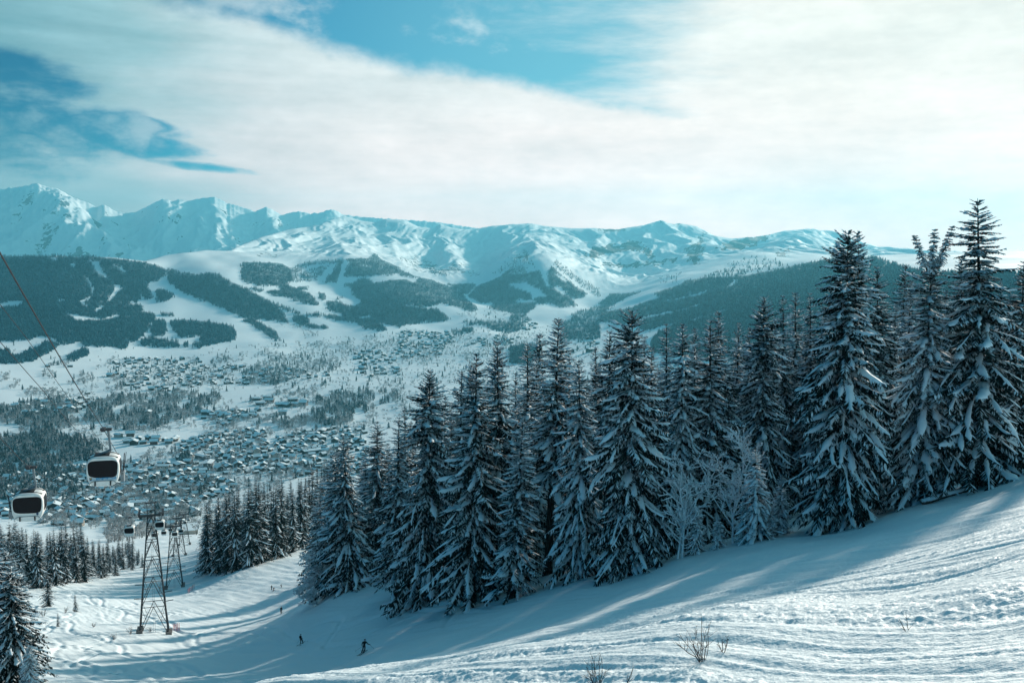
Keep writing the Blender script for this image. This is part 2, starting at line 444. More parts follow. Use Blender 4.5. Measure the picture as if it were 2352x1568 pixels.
n_big = noise(1, 2.0, R(25), 5, 8); n_wisp = noise(1, 5., R(14), 7, 9, .6, 3.1); n_fine = noise(1, 1.6, R(28), 16, 8, .6, 7.7)
n_tex = noise(1, 2.6, R(22), 42, 6, .6, 5.5)
n_hor = noise(1, 9., R(3), 5, 8, .55, 1.7)
# upper rim of the cloud bank, as elevation over bearing
rim = [(-900, -500), (-300, -260), (200, -110), (430, 0), (600, 45), (760, 98), (860, 118), (1000, 138), (1200, 178), (1330, 210), (1480, 240), (1750, 250), (2352, 200), (3000, 150)]
mapU = lambda u: (u + .8) / 1.6
rimc = curve(sm(U, -.8, .8) if False else mth('MULTIPLY', mth('ADD', U, .8), 1 / 1.6, True), [(mapU(uv(x, y)[0]), uv(x, y)[1] / .5) for x, y in rim])
rimv = mth('MULTIPLY', rimc, .5)
below = mth('SUBTRACT', mth('ADD', rimv, mth('MULTIPLY', n_fine, .035)), V)
below = mth('ADD', below, mth('MULTIPLY', n_big, .03))
bank = sm(below, -.006, .016)
# thin veil towards the sun
v0 = mth('ADD', mth('ADD', U, mth('MULTIPLY', n_wisp, .35)), mth('MULTIPLY', V, -.3))
veil = sm(v0, -.06, .17)
# wisps above the bank
wis = mth('MULTIPLY', sm(mth('ADD', n_fine, mth('MULTIPLY', n_big, 1.2)), .02, .3), sm(below, -.09, 0.))
# blue gaps on the left
def gap(x, y, rx, ry):
    u, v = uv(x, y)
    a = mth('DIVIDE', mth('SUBTRACT', U, u), rx / F); b = mth('DIVIDE', mth('ADD', mth('SUBTRACT', V, v), mth('MULTIPLY', mth('SUBTRACT', U, u), .1)), ry / F)
    return mth('SUBTRACT', 1.0, mth('ADD', mth('MULTIPLY', a, a), mth('MULTIPLY', b, b)))
gp = None
for g in ((40, 175, 190, 48), (60, 275, 260, 62), (330, 335, 120, 26), (330, 285, 60, 16), (480, 385, 120, 10), (-250, 250, 300, 110)):
    k = gap(*g); gp = k if gp is None else mth('MAXIMUM', gp, k)
hole = sm(mth('ADD', gp, mth('MULTIPLY', mth('ADD', mth('ADD', n_wisp, n_fine), mth('MULTIPLY', n_tex, .35)), 2.9)), -.6, .9)
cover = mth('MAXIMUM', mth('MULTIPLY', bank, mth('SUBTRACT', 1.0, hole)), mth('MAXIMUM', veil, mth('MULTIPLY', wis, .6)), True)
# away from the photographed part of the sky: broken cloud, thinning overhead and behind
ab = mth('ABSOLUTE', mth('SUBTRACT', U, .3))
open_ = mth('MULTIPLY', sm(V, .27, .40, 1., .0), sm(ab, .75, 1.15, 1., 0.))
cover = mth('ADD', mth('MULTIPLY', cover, open_), mth('MULTIPLY', mth('SUBTRACT', 1.0, open_), sm(n_big, .1, .45, 0., .05)))
# cloud brightness: grey on the left, burning out towards the hidden sun
br = mth('ADD', mth('ADD', U, mth('MULTIPLY', n_big, .16)), mth('MULTIPLY', n_hor, .14))
SKYK = 1 / STR
EXP = .66
def lin(r, g, b, k=1.0):
    f = lambda c: ((c / 255 + .055) / 1.055) ** 2.4 if c > 10 else c / 255 / 12.92
    e = 2 ** EXP
    return (f(r) / e * SKYK * k, f(g) / e * SKYK * k, f(b) / e * SKYK * k)
cr = N('ValToRGB'); nt.links.new(mth('MULTIPLY', mth('ADD', br, .6), 1 / 1.2, True), cr.inputs[0])
els = cr.color_ramp.elements
stops = [(-.55, (100, 158, 174)), (-.38, (160, 198, 207)), (-.25, (216, 226, 229)), (-.10, (241, 243, 242)), (.05, (250, 246, 243)), (.30, (249, 241, 233)), (.6, (249, 239, 229))]
els[0].position = (stops[0][0] + .6) / 1.2; els[1].position = (stops[-1][0] + .6) / 1.2
for p, c in stops[1:-1]: els.new((p + .6) / 1.2)
for e, (p, c) in zip(els, stops): e.color = (*lin(*c), 1)
shade = mth('ADD', 1.0, mth('ADD', mth('MULTIPLY', n_hor, .30), mth('ADD', mth('MULTIPLY', mth('ADD', n_big, n_wisp), .30), mth('MULTIPLY', mth('ADD', n_fine, n_tex), .26))))
hcol = mixc(sm(V, .0, .23), (1.66, 1.09, 1.0), (1.03, 1.02, 1.0))
# bank is darker in its upper-left body
cl = N('Mix', data_type='RGBA', blend_type='MULTIPLY'); cl.inputs[0].default_value = 1
nt.links.new(cr.outputs[0], cl.inputs[6]); nt.links.new(shade, cl.inputs[7])
c2 = N('Mix', data_type='RGBA', blend_type='MULTIPLY'); c2.inputs[0].default_value = 1; nt.links.new(cl.outputs[2], c2.inputs[6]); nt.links.new(hcol, c2.inputs[7])
cloud = c2.outputs[2]
# glow round the veiled sun
gu, gv = uv(2150, 120)
dd = mth('ADD', mth('POWER', mth('ABSOLUTE', mth('SUBTRACT', U, gu)), 2.), mth('POWER', mth('ABSOLUTE', mth('MULTIPLY', mth('SUBTRACT', V, gv), 1.3)), 2.))
glow = sm(dd, 0., .10, 1., 0.)
gl = N('Mix', data_type='RGBA', blend_type='ADD'); nt.links.new(mth('MULTIPLY', glow, .03), gl.inputs[0]); nt.links.new(cloud, gl.inputs[6]); gl.inputs[7].default_value = (*lin(255, 250, 235), 1)
cloud = gl.outputs[2]
sky = N('TexSky', sky_type='NISHITA'); sky.sun_disc = False; sky.sun_elevation = SUN_EL; sky.sun_rotation = SUN_AZ
sky.altitude = 1500; sky.air_density = 1.0; sky.dust_density = .3; sky.ozone_density = 2.
tint = N('Mix', data_type='RGBA', blend_type='MULTIPLY'); tint.inputs[0].default_value = 1
nt.links.new(sky.outputs[0], tint.inputs[6]); SKYTINT = (.0, .37, .50); nt.links.new(mixc(sm(mth('ABSOLUTE', mth('ADD', U, .6)), .12, .42), (0., .20, .31), SKYTINT), tint.inputs[7])
# clear sky pales towards the upper middle of the view
blue = mixc(sm(U, -.38, .12, .0, .75), tint.outputs[2], lin(128, 190, 206))
col = mixc(cover, blue, cloud)
nt.links.new(col, bg.inputs['Color'])
vs = S.view_settings; vs.view_transform = 'Standard'; vs.look = 'None'; vs.exposure = EXP; vs.gamma = 1
S.cycles.use_denoising = True
S.cycles.max_bounces = 6; S.cycles.diffuse_bounces = 3; S.cycles.volume_bounces = 0; S.cycles.transparent_max_bounces = 8

# ------------------------------------------------------------------ ground
def vertex_attr(me, name, vals):
    at = me.attributes.new(name, 'FLOAT', 'POINT'); at.data.foreach_set('value', np.ascontiguousarray(vals, dtype=np.float32))
def inpoly(x, y, poly):
    x = np.asarray(x); y = np.asarray(y); c = np.zeros(x.shape, bool); n = len(poly)
    for i in range(n):
        x1, y1 = poly[i]; x2, y2 = poly[i - 1]
        if y1 == y2: continue
        c ^= ((y1 > y) != (y2 > y)) & (x < (x2 - x1) * (y - y1) / (y2 - y1) + x1)
    return c
# near run
xs = np.concatenate([np.linspace(-2600, -80, 70)[:-1], np.linspace(-80, 2430, 1150), np.linspace(2430, 5200, 70)[1:]])
aa = (xs - CX) / F
ds = np.concatenate([np.exp(np.linspace(LN(3.2), LN(95), 860))[:-1], np.exp(np.linspace(LN(95), LN(720), 640))])
X = aa[None] * ds[:, None]; Y = np.repeat(ds[:, None], len(aa), 1)
Z = H(X, Y, s=tps_grid(aa, LN(ds)))
me = mesh_np('snow_slope', np.stack([X, Y, Z], -1).reshape(-1, 3), grid_faces(*X.shape), [M['snow_near']], smooth=True)
tag(obj('snow_slope', me), kind='structure')
# ground behind and beside the camera
q = MB()
xx = np.linspace(-160, 160, 41); yy = np.linspace(-160, 3.4, 30)
XX, YY = np.meshgrid(xx, yy)
me = mesh_np('upper_slope', np.stack([XX, YY, plane_z(XX, YY) - .35 + .3 * fbm(XX / 20, YY / 20, 3) - .9 * sstep(-6, 3, YY)], -1).reshape(-1, 3), grid_faces(*XX.shape), [M['snow_near']], smooth=True)
tag(obj('upper_slope', me), kind='structure')
# valley, hills and the middle range
xs = np.concatenate([np.linspace(-2200, -120, 90)[:-1], np.linspace(-120, 2470, 950), np.linspace(2470, 4600, 90)[1:]])
aaf = (xs - CX) / F
dsf = np.concatenate([np.exp(np.linspace(LN(640), LN(7000), 420))[:-1], np.linspace(7000, 13200, 420), np.linspace(13260, 16500, 24)])
XF = aaf[None] * dsf[:, None]; YF = np.repeat(dsf[:, None], len(aaf), 1)
_rdc = np.interp(aaf, _ra, _rd)
ZF = H(XF, YF)
ZM = ZF - 1.5 * (1 - sstep(690, 760, YF))
PX, PY = proj(XF, YF, ZF)
# rock bands (places on the range where cliffs show through the snow)
def z4(p): return [((2400 + x * .4252) * .57422, (850 + y * .4252) * .57422) for x, y in p]
def z800(x0, y0, p): return [((x0 + x * .34014) * .57422, (y0 + y * .34014) * .57422) for x, y in p]
rock = np.zeros_like(ZF)
gz = np.gradient(ZF, axis=0) / np.gradient(YF, axis=0)
CLIFF = [(.62, z4([(0, 330), (120, 285), (180, 330), (290, 260), (390, 300), (400, 350), (200, 370), (0, 400)])),
         (.5, z4([(400, 320), (470, 330), (520, 420), (470, 440), (420, 400)])),
         (.48, z4([(0, 470), (200, 480), (500, 460), (720, 420), (760, 450), (560, 490), (300, 520), (0, 500)])),
         (.62, z4([(830, 380), (900, 420), (950, 440), (940, 465), (880, 495), (845, 480)])),
         (.47, z4([(780, 340), (900, 280), (960, 190), (990, 200), (960, 400), (900, 420), (800, 400)])),
         (.56, z4([(1140, 290), (1280, 250), (1590, 205), (1560, 260), (1380, 330), (1290, 345), (1150, 320)])),
         (.5, z4([(1050, 330), (1250, 320), (1360, 340), (1200, 350), (1060, 345)])),
         (.5, z4([(540, 90), (600, 80), (600, 105), (550, 105)])), (.5, z4([(690, 115), (740, 95), (750, 115), (700, 135)])),
         (.47, z4([(0, 145), (260, 150), (250, 175), (0, 180)])), (.46, z4([(1610, 480), (1740, 430), (1780, 350), (1720, 350), (1640, 440)])),
         (.52, z800(1600, 950, [(2170, 200), (2300, 95), (2352, 130), (2352, 240), (2200, 240)])),
         (.42, z800(1600, 950, [(1270, 240), (1460, 190), (1500, 130), (1520, 230), (1400, 250)])),
         (.40, z800(1600, 950, [(560, 340), (700, 280), (760, 400), (600, 420)])), (.38, z800(1600, 950, [(780, 400), (960, 390), (940, 450), (800, 440)])),
         (.38, z800(1600, 950, [(0, 230), (180, 210), (590, 400), (560, 430), (200, 400), (30, 300)])),
         (.44, z800(1600, 950, [(560, 0), (640, 0), (640, 40), (580, 30)])),
         (.38, z800(800, 950, [(680, 180), (860, 160), (870, 220), (690, 220)]))]
MT = YF > 7000
for w, p in CLIFF:
    m = inpoly(PX + 13 * fbm(PX / 14, PY / 9, 4), PY + 6 * fbm(PX / 14 + 5, PY / 7, 4), p) & MT
    rock[m] = np.maximum(rock[m], w + .05)
rock = np.maximum(rock, MT * .33 * sstep(.1, .7, fbm(XF / 240, YF / 500, 4)) * (YF > 7600))
# cliffs step: ground below a band is undercut so the band stands as a wall
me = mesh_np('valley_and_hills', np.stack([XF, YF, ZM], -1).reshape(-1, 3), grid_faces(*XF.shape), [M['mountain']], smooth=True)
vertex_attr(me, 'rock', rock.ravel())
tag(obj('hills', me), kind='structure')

# the high range far behind on the left
SK1 = [(-900, 470), (-500, 440), (-200, 428), (0, 436), (25, 431), (60, 432), (85, 428), (110, 432), (135, 436), (170, 455), (200, 465), (222, 476), (240, 470), (262, 484), (290, 490), (312, 487), (335, 476), (372, 458), (400, 463), (410, 458), (432, 462),
       (450, 458), (470, 455), (493, 452), (520, 466), (550, 474), (585, 486), (612, 477), (626, 482), (648, 495), (668, 488), (690, 486), (712, 491), (738, 488), (758, 481), (772, 484), (790, 494), (850, 500), (1000, 510), (1200, 540)]
xs1 = np.linspace(-900, 1150, 620)
ds1 = np.concatenate([np.linspace(12400, 17000, 300), np.linspace(17060, 19500, 40)])
a1 = (xs1 - CX) / F
X1 = a1[None] * ds1[:, None]; Y1 = np.repeat(ds1[:, None], len(a1), 1)
sa = np.array([float(ray(x, y)[0]) for x, y in SK1]); ss = np.array([float(ray(x, y)[1]) for x, y in SK1])
rs1 = np.interp(a1, sa, ss)
t1 = np.clip((ds1 - 12700) / (17000 - 12700), 0, 1)[:, None]
zr = (rs1 * 17000 + fbm(xs1 / 9, xs1 * 0, 4) * 14 + np.abs(fbm(xs1 / 4, xs1 * 0 + 3, 3)) * 9)[None]
zf = -600.
Z1 = zf + (zr - zf) * (t1 ** 1.15)
cr1 = np.sin(np.pi * np.clip(t1, 0, 1)) ** .7
wp = 260 * fbm(X1 / 1500, Y1 / 1500, 3)
Z1 = Z1 + cr1 * ((ridged((X1 + wp) / 900, Y1 / 3000, 6, .52) - 1.0) * 120 + fbm(X1 / 260, Y1 / 300, 4) * 22)
for x0, x1_, w, h in ((85, -60, 150, 190), (88, 250, 90, 300), (135, 330, 60, 170), (235, 330, 60, 140), (385, 300, 70, 120), (400, 480, 80, 170), (493, 580, 60, 150), (615, 540, 60, 110), (620, 690, 60, 140), (760, 700, 60, 90), (768, 830, 50, 90), (-300, -150, 120, 200)):
    xc = x1_ + (x0 - x1_) * t1
    Z1 = Z1 + h * cr1 * np.maximum(0, 1 - np.abs(xs1[None] + wp * .06 - xc) / w)
Z1 = np.where(Y1 > 17000, Z1 - .5 * (Y1 - 17000), Z1)
me = mesh_np('mountains', np.stack([X1, Y1, Z1], -1).reshape(-1, 3), grid_faces(*X1.shape), [M['far_mountain']], smooth=True)
sl = np.hypot(np.gradient(Z1, axis=0) / np.gradient(Y1, axis=0), np.gradient(Z1, axis=1) / np.gradient(X1, axis=1))
rk = .30 * sstep(.55, 1.1, sl) + .26 * sstep(.0, .7, fbm(X1 / 420 + 3, Y1 / 500, 4))
vertex_attr(me, 'rock', rk.ravel())
tag(obj('mountains', me), kind='structure')

# air
hb = MB(); hb.box((0, 9800, -100), (50000, 20600, 2800))
hm = bpy.data.materials.new('haze'); hm.use_nodes = True; hn = hm.node_tree
hn.nodes.remove(hn.nodes['Principled BSDF']); pv = hn.nodes.new('ShaderNodeVolumePrincipled')
pv.inputs['Color'].default_value = (.20, .78, 1., 1); pv.inputs['Density'].default_value = 4.2e-5; pv.inputs['Anisotropy'].default_value = 0.33
hn.links.new(pv.outputs[0], hn.nodes['Material Output'].inputs['Volume'])
tag(hb.build('haze', hm), kind='stuff')
# ------------------------------------------------------------------ conifers
def spruce(name, seed, H_=30., Rb=4.5, whorls=78, per=6, twigs=12, snow=.75, droop=1.0, bare=.05, axes=None, padk=9, power=.85, trunk_sides=8, irregular=.35):
    """one snow-laden spruce, foot at the origin: three meshes (trunk, crown, snow load)"""
    r = np.random.default_rng(seed)
    if axes is None: axes = [((0, 0, 0), (r.normal() * .25, r.normal() * .25, H_), Rb, whorls, bare, 1.0)]
    tb = MB(); F_v, F_q, S_v, S_q = [], [], [], []
    nf = ns = 0
    for (p0, p1, Rx, nw, br, snk) in axes:
        p0 = np.array(p0, float); p1 = np.array(p1, float); L0 = p1[2] - p0[2]
        tr = .0115 * L0 + .04
        tb.tube([p0 + (p1 - p0) * t for t in (0, .03, .1, .3, .6, .85, 1.)], [tr * 1.5, tr * 1.15, tr, tr * .8, tr * .5, tr * .22, .02], n=trunk_sides)
        # whorls up the stem, closer together towards the tip
        u = (np.arange(nw) + r.uniform(-.35, .35, nw)) / nw
        fh = br + (1 - br) * u ** .97
        fh = np.clip(fh, br * .8, .992)
        cnt = np.where(fh > .9, max(3, per - 1), per)
        f = np.repeat(fh, cnt); n = len(f); f = np.clip(f + r.normal(0, .0075, n) * (f < .95), br * .7, .994)
        az = np.concatenate([r.uniform(0, 6.28) + np.arange(c) * 6.283 / c for c in cnt]) + r.normal(0, .28, n)
        # lopsided crown outline: lobes by direction and height
        lob = np.array([np.interp(f, np.linspace(0, 1, 9), r.uniform(-1, 1, 9)) for _ in range(4)])
        sec = (az % 6.283) / 6.283 * 4
        i0 = sec.astype(int) % 4; i1 = (i0 + 1) % 4; w = sec - np.floor(sec)
        lobe = lob[i0, np.arange(n)] * (1 - w) + lob[i1, np.arange(n)] * w
        prof = (1 - f) ** power * np.interp(f, [0, .12, .3, 1], [.80, .95, 1., .92])
        Lb = Rx * (prof * (1 + irregular * lobe) * r.uniform(.5, 1.2, n) * np.interp(f, [0, .78, .92, .97, 1.], [1, 1, 1.05, .72, .4]) + .014) + .12
        Lb = np.maximum(Lb, .18)
        e0 = np.interp(f, [0, .3, .6, .85, 1], [-.12, .0, .12, .32, .7]) + r.normal(0, .10, n)
        kd = np.interp(f, [0, .3, .7, .95, 1], [.62, .75, .55, .25, 0]) * droop * r.uniform(.6, 1.35, n)
        tip = kd * r.uniform(.15, .5, n)
        K = padk; t = np.linspace(0, 1, K)
        rad = Lb[:, None] * t[None] * (1 - .18 * kd[:, None] * t[None])
        zz = Lb[:, None] * (e0[:, None] * t - kd[:, None] * t ** 1.6 + tip[:, None] * t ** 3.2)
        azc = az[:, None] + (r.normal(0, .18, n))[:, None] * t[None]
        bx = p0[0] + (p1[0] - p0[0]) * f; by = p0[1] + (p1[1] - p0[1]) * f; bz = p0[2] + L0 * f
        P = np.stack([bx[:, None] + np.cos(azc) * rad, by[:, None] + np.sin(azc) * rad, bz[:, None] + zz], -1)
        Sd = np.stack([-np.sin(azc), np.cos(azc), np.zeros_like(azc)], -1)
        lump = np.clip(r.lognormal(-.05, .5, n), .25, 1.8)      # uneven load: some boughs nearly bare, some heaped
        # --- hanging side sprays
        m = twigs
        tt = np.tile(np.linspace(.10, 1.0, m), (n, 1)) + r.normal(0, .03, (n, m)); tt = np.clip(tt, .05, 1)
        for side in (-1, 1):
            x = tt * (K - 1); j0 = np.clip(x.astype(int), 0, K - 2); w = (x - j0)[..., None]
            ii = np.arange(n)[:, None]
            B = P[ii, j0] * (1 - w) + P[ii, j0 + 1] * w
            D = P[ii, j0 + 1] - P[ii, j0]; D = D / (np.linalg.norm(D, axis=-1, keepdims=True) + 1e-9)
            sdv = Sd[ii, j0]
            ln = np.clip(Lb[:, None] * .25 * (1.12 - .65 * tt), .14, 1.05) * r.uniform(.55, 1.25, (n, m))
            hang = np.interp(f, [0, .5, .9, 1], [.85, .7, .3, .1])[:, None] * r.uniform(.4, 1.35, (n, m)) * droop
            d = D * .55 + sdv * side * r.uniform(.45, .95, (n, m))[..., None]
            d[..., 2] -= hang
            d /= np.linalg.norm(d, axis=-1, keepdims=True)
            E = B + d * ln[..., None]
            q = np.cross(d, np.array([0, 0, 1.])); q /= np.linalg.norm(q, axis=-1, keepdims=True) + 1e-9
            up = np.cross(q, d)
            wd_ = (ln * r.uniform(.10, .17, (n, m)))[..., None]
            mid = B + d * (ln * .5)[..., None]; mid[..., 2] += .04 * ln
            # flat spray + standing spray
            v = np.stack([B, mid + q * wd_, E, mid - q * wd_], 2).reshape(-1, 3)
            v2 = np.stack([B, mid + up * wd_ * .5, E, mid - up * wd_ * 1.15], 2).reshape(-1, 3)
            c = len(v) // 4
            F_v += [v, v2]; F_q.append(np.arange(8 * c).reshape(-1, 4) + nf); nf += 8 * c
            # snow carried on the sprays
            has = (r.uniform(0, 1, (n, m)) < snow * snk * np.interp(f, [0, .4, 1], [.7, 1., .9])[:, None] * np.clip(lump[:, None], .2, 1.35))
            o = np.array([0, 0, .05])
            Bs, Es, ms = (B + o)[has], (E + o * .6)[has], (mid + np.array([0, 0, .10]) * np.clip(ln, .3, 1)[..., None])[has]
            qs = (q * wd_)[has] * r.uniform(.45, .95, has.sum())[:, None]; Es = ms + (Es - ms) * r.uniform(.5, .95, has.sum())[:, None]
            Ls = ms + qs; Ls[:, 2] -= .06; Rs = ms - qs; Rs[:, 2] -= .06
            v = np.stack([Bs, Ls, ms, Rs, Es], 1).reshape(-1, 3); c = len(v) // 5
            b = np.arange(c)[:, None] * 5 + ns
            S_v.append(v); S_q.append(np.concatenate([b + np.array([[0, 1, 2, 2]])[:, :], b + np.array([[0, 2, 3, 3]]), b + np.array([[1, 4, 2, 2]]), b + np.array([[2, 4, 3, 3]])])); ns += 5 * c
        # --- bough core (dark) and the snow pad lying along it
        wv = np.clip(.035 + .05 * Lb, .05, .24)[:, None] * (1.05 - .6 * t)[None]
        T0 = P.copy()
        v = np.stack([T0 - Sd * wv[..., None] * .8, T0 + Sd * wv[..., None] * .8], 2)
        v[..., 2] -= wv[..., None] * .2
        c0 = np.arange(n)[:, None] * (K * 2) + np.arange(K - 1)[None] * 2
        F_v.append(v.reshape(-1, 3)); F_q.append(np.stack([c0, c0 + 1, c0 + 3, c0 + 2], -1).reshape(-1, 4) + nf); nf += n * K * 2
        keep = r.uniform(0, 1, n) < min(1, snow * 1.15 * snk)
        k = keep.sum()
        wob = r.uniform(.15, 1.85, (k, K)) * np.interp(t, [0, .15, .85, 1], [.25, 1, 1.05, .35])[None]
        ws = (np.clip(.05 + .027 * Lb[keep], .06, .19) * (.35 + .7 * lump[keep]))[:, None] * wob
        hs = ws * r.uniform(.6, 1.15, (k, K))
        Pk, Sk = P[keep], Sd[keep]; upz = np.array([0, 0, 1.])
        pr = [Pk - Sk * ws[..., None] - upz * (hs * .55)[..., None], Pk - Sk * (ws * .62)[..., None] + upz * (hs * .55)[..., None],
              Pk + Sk * (ws * .62)[..., None] + upz * (hs * .55)[..., None], Pk + Sk * ws[..., None] - upz * (hs * .55)[..., None]]
        v = np.stack(pr, 2).reshape(-1, 3)
        c0 = (np.arange(k)[:, None] * (K * 4) + np.arange(K - 1)[None] * 4).reshape(-1)
        for a, b in ((0, 1), (1, 2), (2, 3)):
            S_q.append(np.stack([c0 + a, c0 + b, c0 + 4 + b, c0 + 4 + a], -1) + ns)
        S_v.append(v); ns += len(v)
    fv = np.concatenate(F_v); fq = np.concatenate(F_q)
    sv_ = np.concatenate(S_v); sq = np.concatenate(S_q)
    tri = sq[:, 2] == sq[:, 3]
    crown = mesh_np(name + '_crown', fv, fq, [M['needle']])
    snw = mesh_np(name + '_snow', sv_, [sq[~tri], sq[tri][:, :3]], [M['tree_snow']], smooth=True)
    tm = bpy.data.meshes.new(name + '_trunk'); tm.from_pydata(tb.v, [], tb.f); tm.materials.append(M['bark']); tm.update()
    return tm, crown, snw

def plant(name, meshes, loc, h, hp, rz, label, cat, group, wide=1.0, lean=(0, 0), parts=('trunk', 'crown', 'snow_load')):
    o = empty(name, loc, rz)
    k = h / hp; o.scale = (k * wide, k * wide, k)
    o.rotation_euler = (lean[0], lean[1], rz)
    tag(o, label, cat, group)
    for pn, me in zip(parts, meshes):
        obj(pn, me, o)
    return o

def solve_d(x, y, d0=20., d1=700.):
    """distance along the bearing of x at which the ground shows at height y"""
    a = float(ray(x, y)[0]); ds_ = np.exp(np.linspace(LN(d0), LN(d1), 400))
    z = H(a * ds_, ds_); py = proj(a * ds_, ds_, z)[1]
    i = np.argmax(py <= y)
    return float(ds_[i])

P_WIDE = [spruce('spruce_broad_a', 1, 30, 6.9, 66, 8, 24, .62, 1.1, .05, power=.50, padk=11), spruce('spruce_broad_b', 2, 30, 6.3, 74, 8, 23, .55, 1.0, .03, power=.54, irregular=.45, padk=11)]
P_MID = [spruce('spruce_mid_a', 3, 30, 5.4, 64, 7, 21, .60, 1.15, .06, power=.50), spruce('spruce_mid_b', 4, 30, 5.6, 60, 7, 21, .55, 1.0, .10, power=.5, irregular=.5), spruce('spruce_mid_c', 5, 30, 5.0, 66, 7, 21, .70, 1.35, .04, power=.55)]
P_NARROW = [spruce('spruce_slim_a', 6, 30, 3.7, 70, 6, 13, .58, 1.05, .08, power=.5), spruce('spruce_slim_b', 7, 30, 3.3, 74, 6, 13, .55, 1.2, .12, power=.55)]
P_BARE = [spruce('spruce_gap_a', 8, 30, 4.6, 58, 7, 14, .55, 1.0, .36, power=.5)]
P_FORK = [spruce('spruce_forked', 9, 30, 4.4, axes=[((0, 0, 0), (.2, 0, 26.6), 5.8, 62, .04, 1.1), ((.15, 0, 24.5), (.35, 0, 29.6), .9, 18, .15, .8), ((.15, 0, 24.2), (-1.6, .3, 29.0), .7, 16, .3, .8), ((.2, 0, 24.0), (2.1, -.2, 30.0), .8, 18, .3, .8)], per=7, twigs=20, power=.52, droop=1.2, snow=.8)]
P_YOUNG = [spruce('spruce_young', 10, 12, 2.6, 36, 7, 10, .85, 1.3, .02, power=.65, padk=7)]

G1 = 'tall snow-laden spruces of the wood right of the piste'
SPR = []   # (name, protos, x base, y base or None, d or None, x top, y top, wide, label)
def big(protos, k, xb, yb, xt, yt, label, wide=1.0, d=None, rz=None, group=G1):
    if d is None: d = solve_d(xb, yb)
    a = float(ray(xb, yb)[0]); X_, Y_ = a * d, d
    zb = hz(X_, Y_)
    at_, st_ = ray(xt, yt)
    h = float(st_) * d - zb
    top_x = float(at_) * d
    ly = math.atan2(top_x - X_, h)
    o = plant('spruce_tree', protos[k % len(protos)], (X_, Y_, zb - .25), h + .25, 30. if protos is not P_YOUNG else 12., 0., label, 'spruce', group, wide * 1.1)
    rz = rz if rz is not None else random.uniform(0, 6.28)
    # lean the stem, then spin it about its own axis
    q = Matrix.Rotation(ly, 4, 'Y') @ Matrix.Rotation(rz, 4, 'Z')
    o.rotation_euler = q.to_euler()
    return o
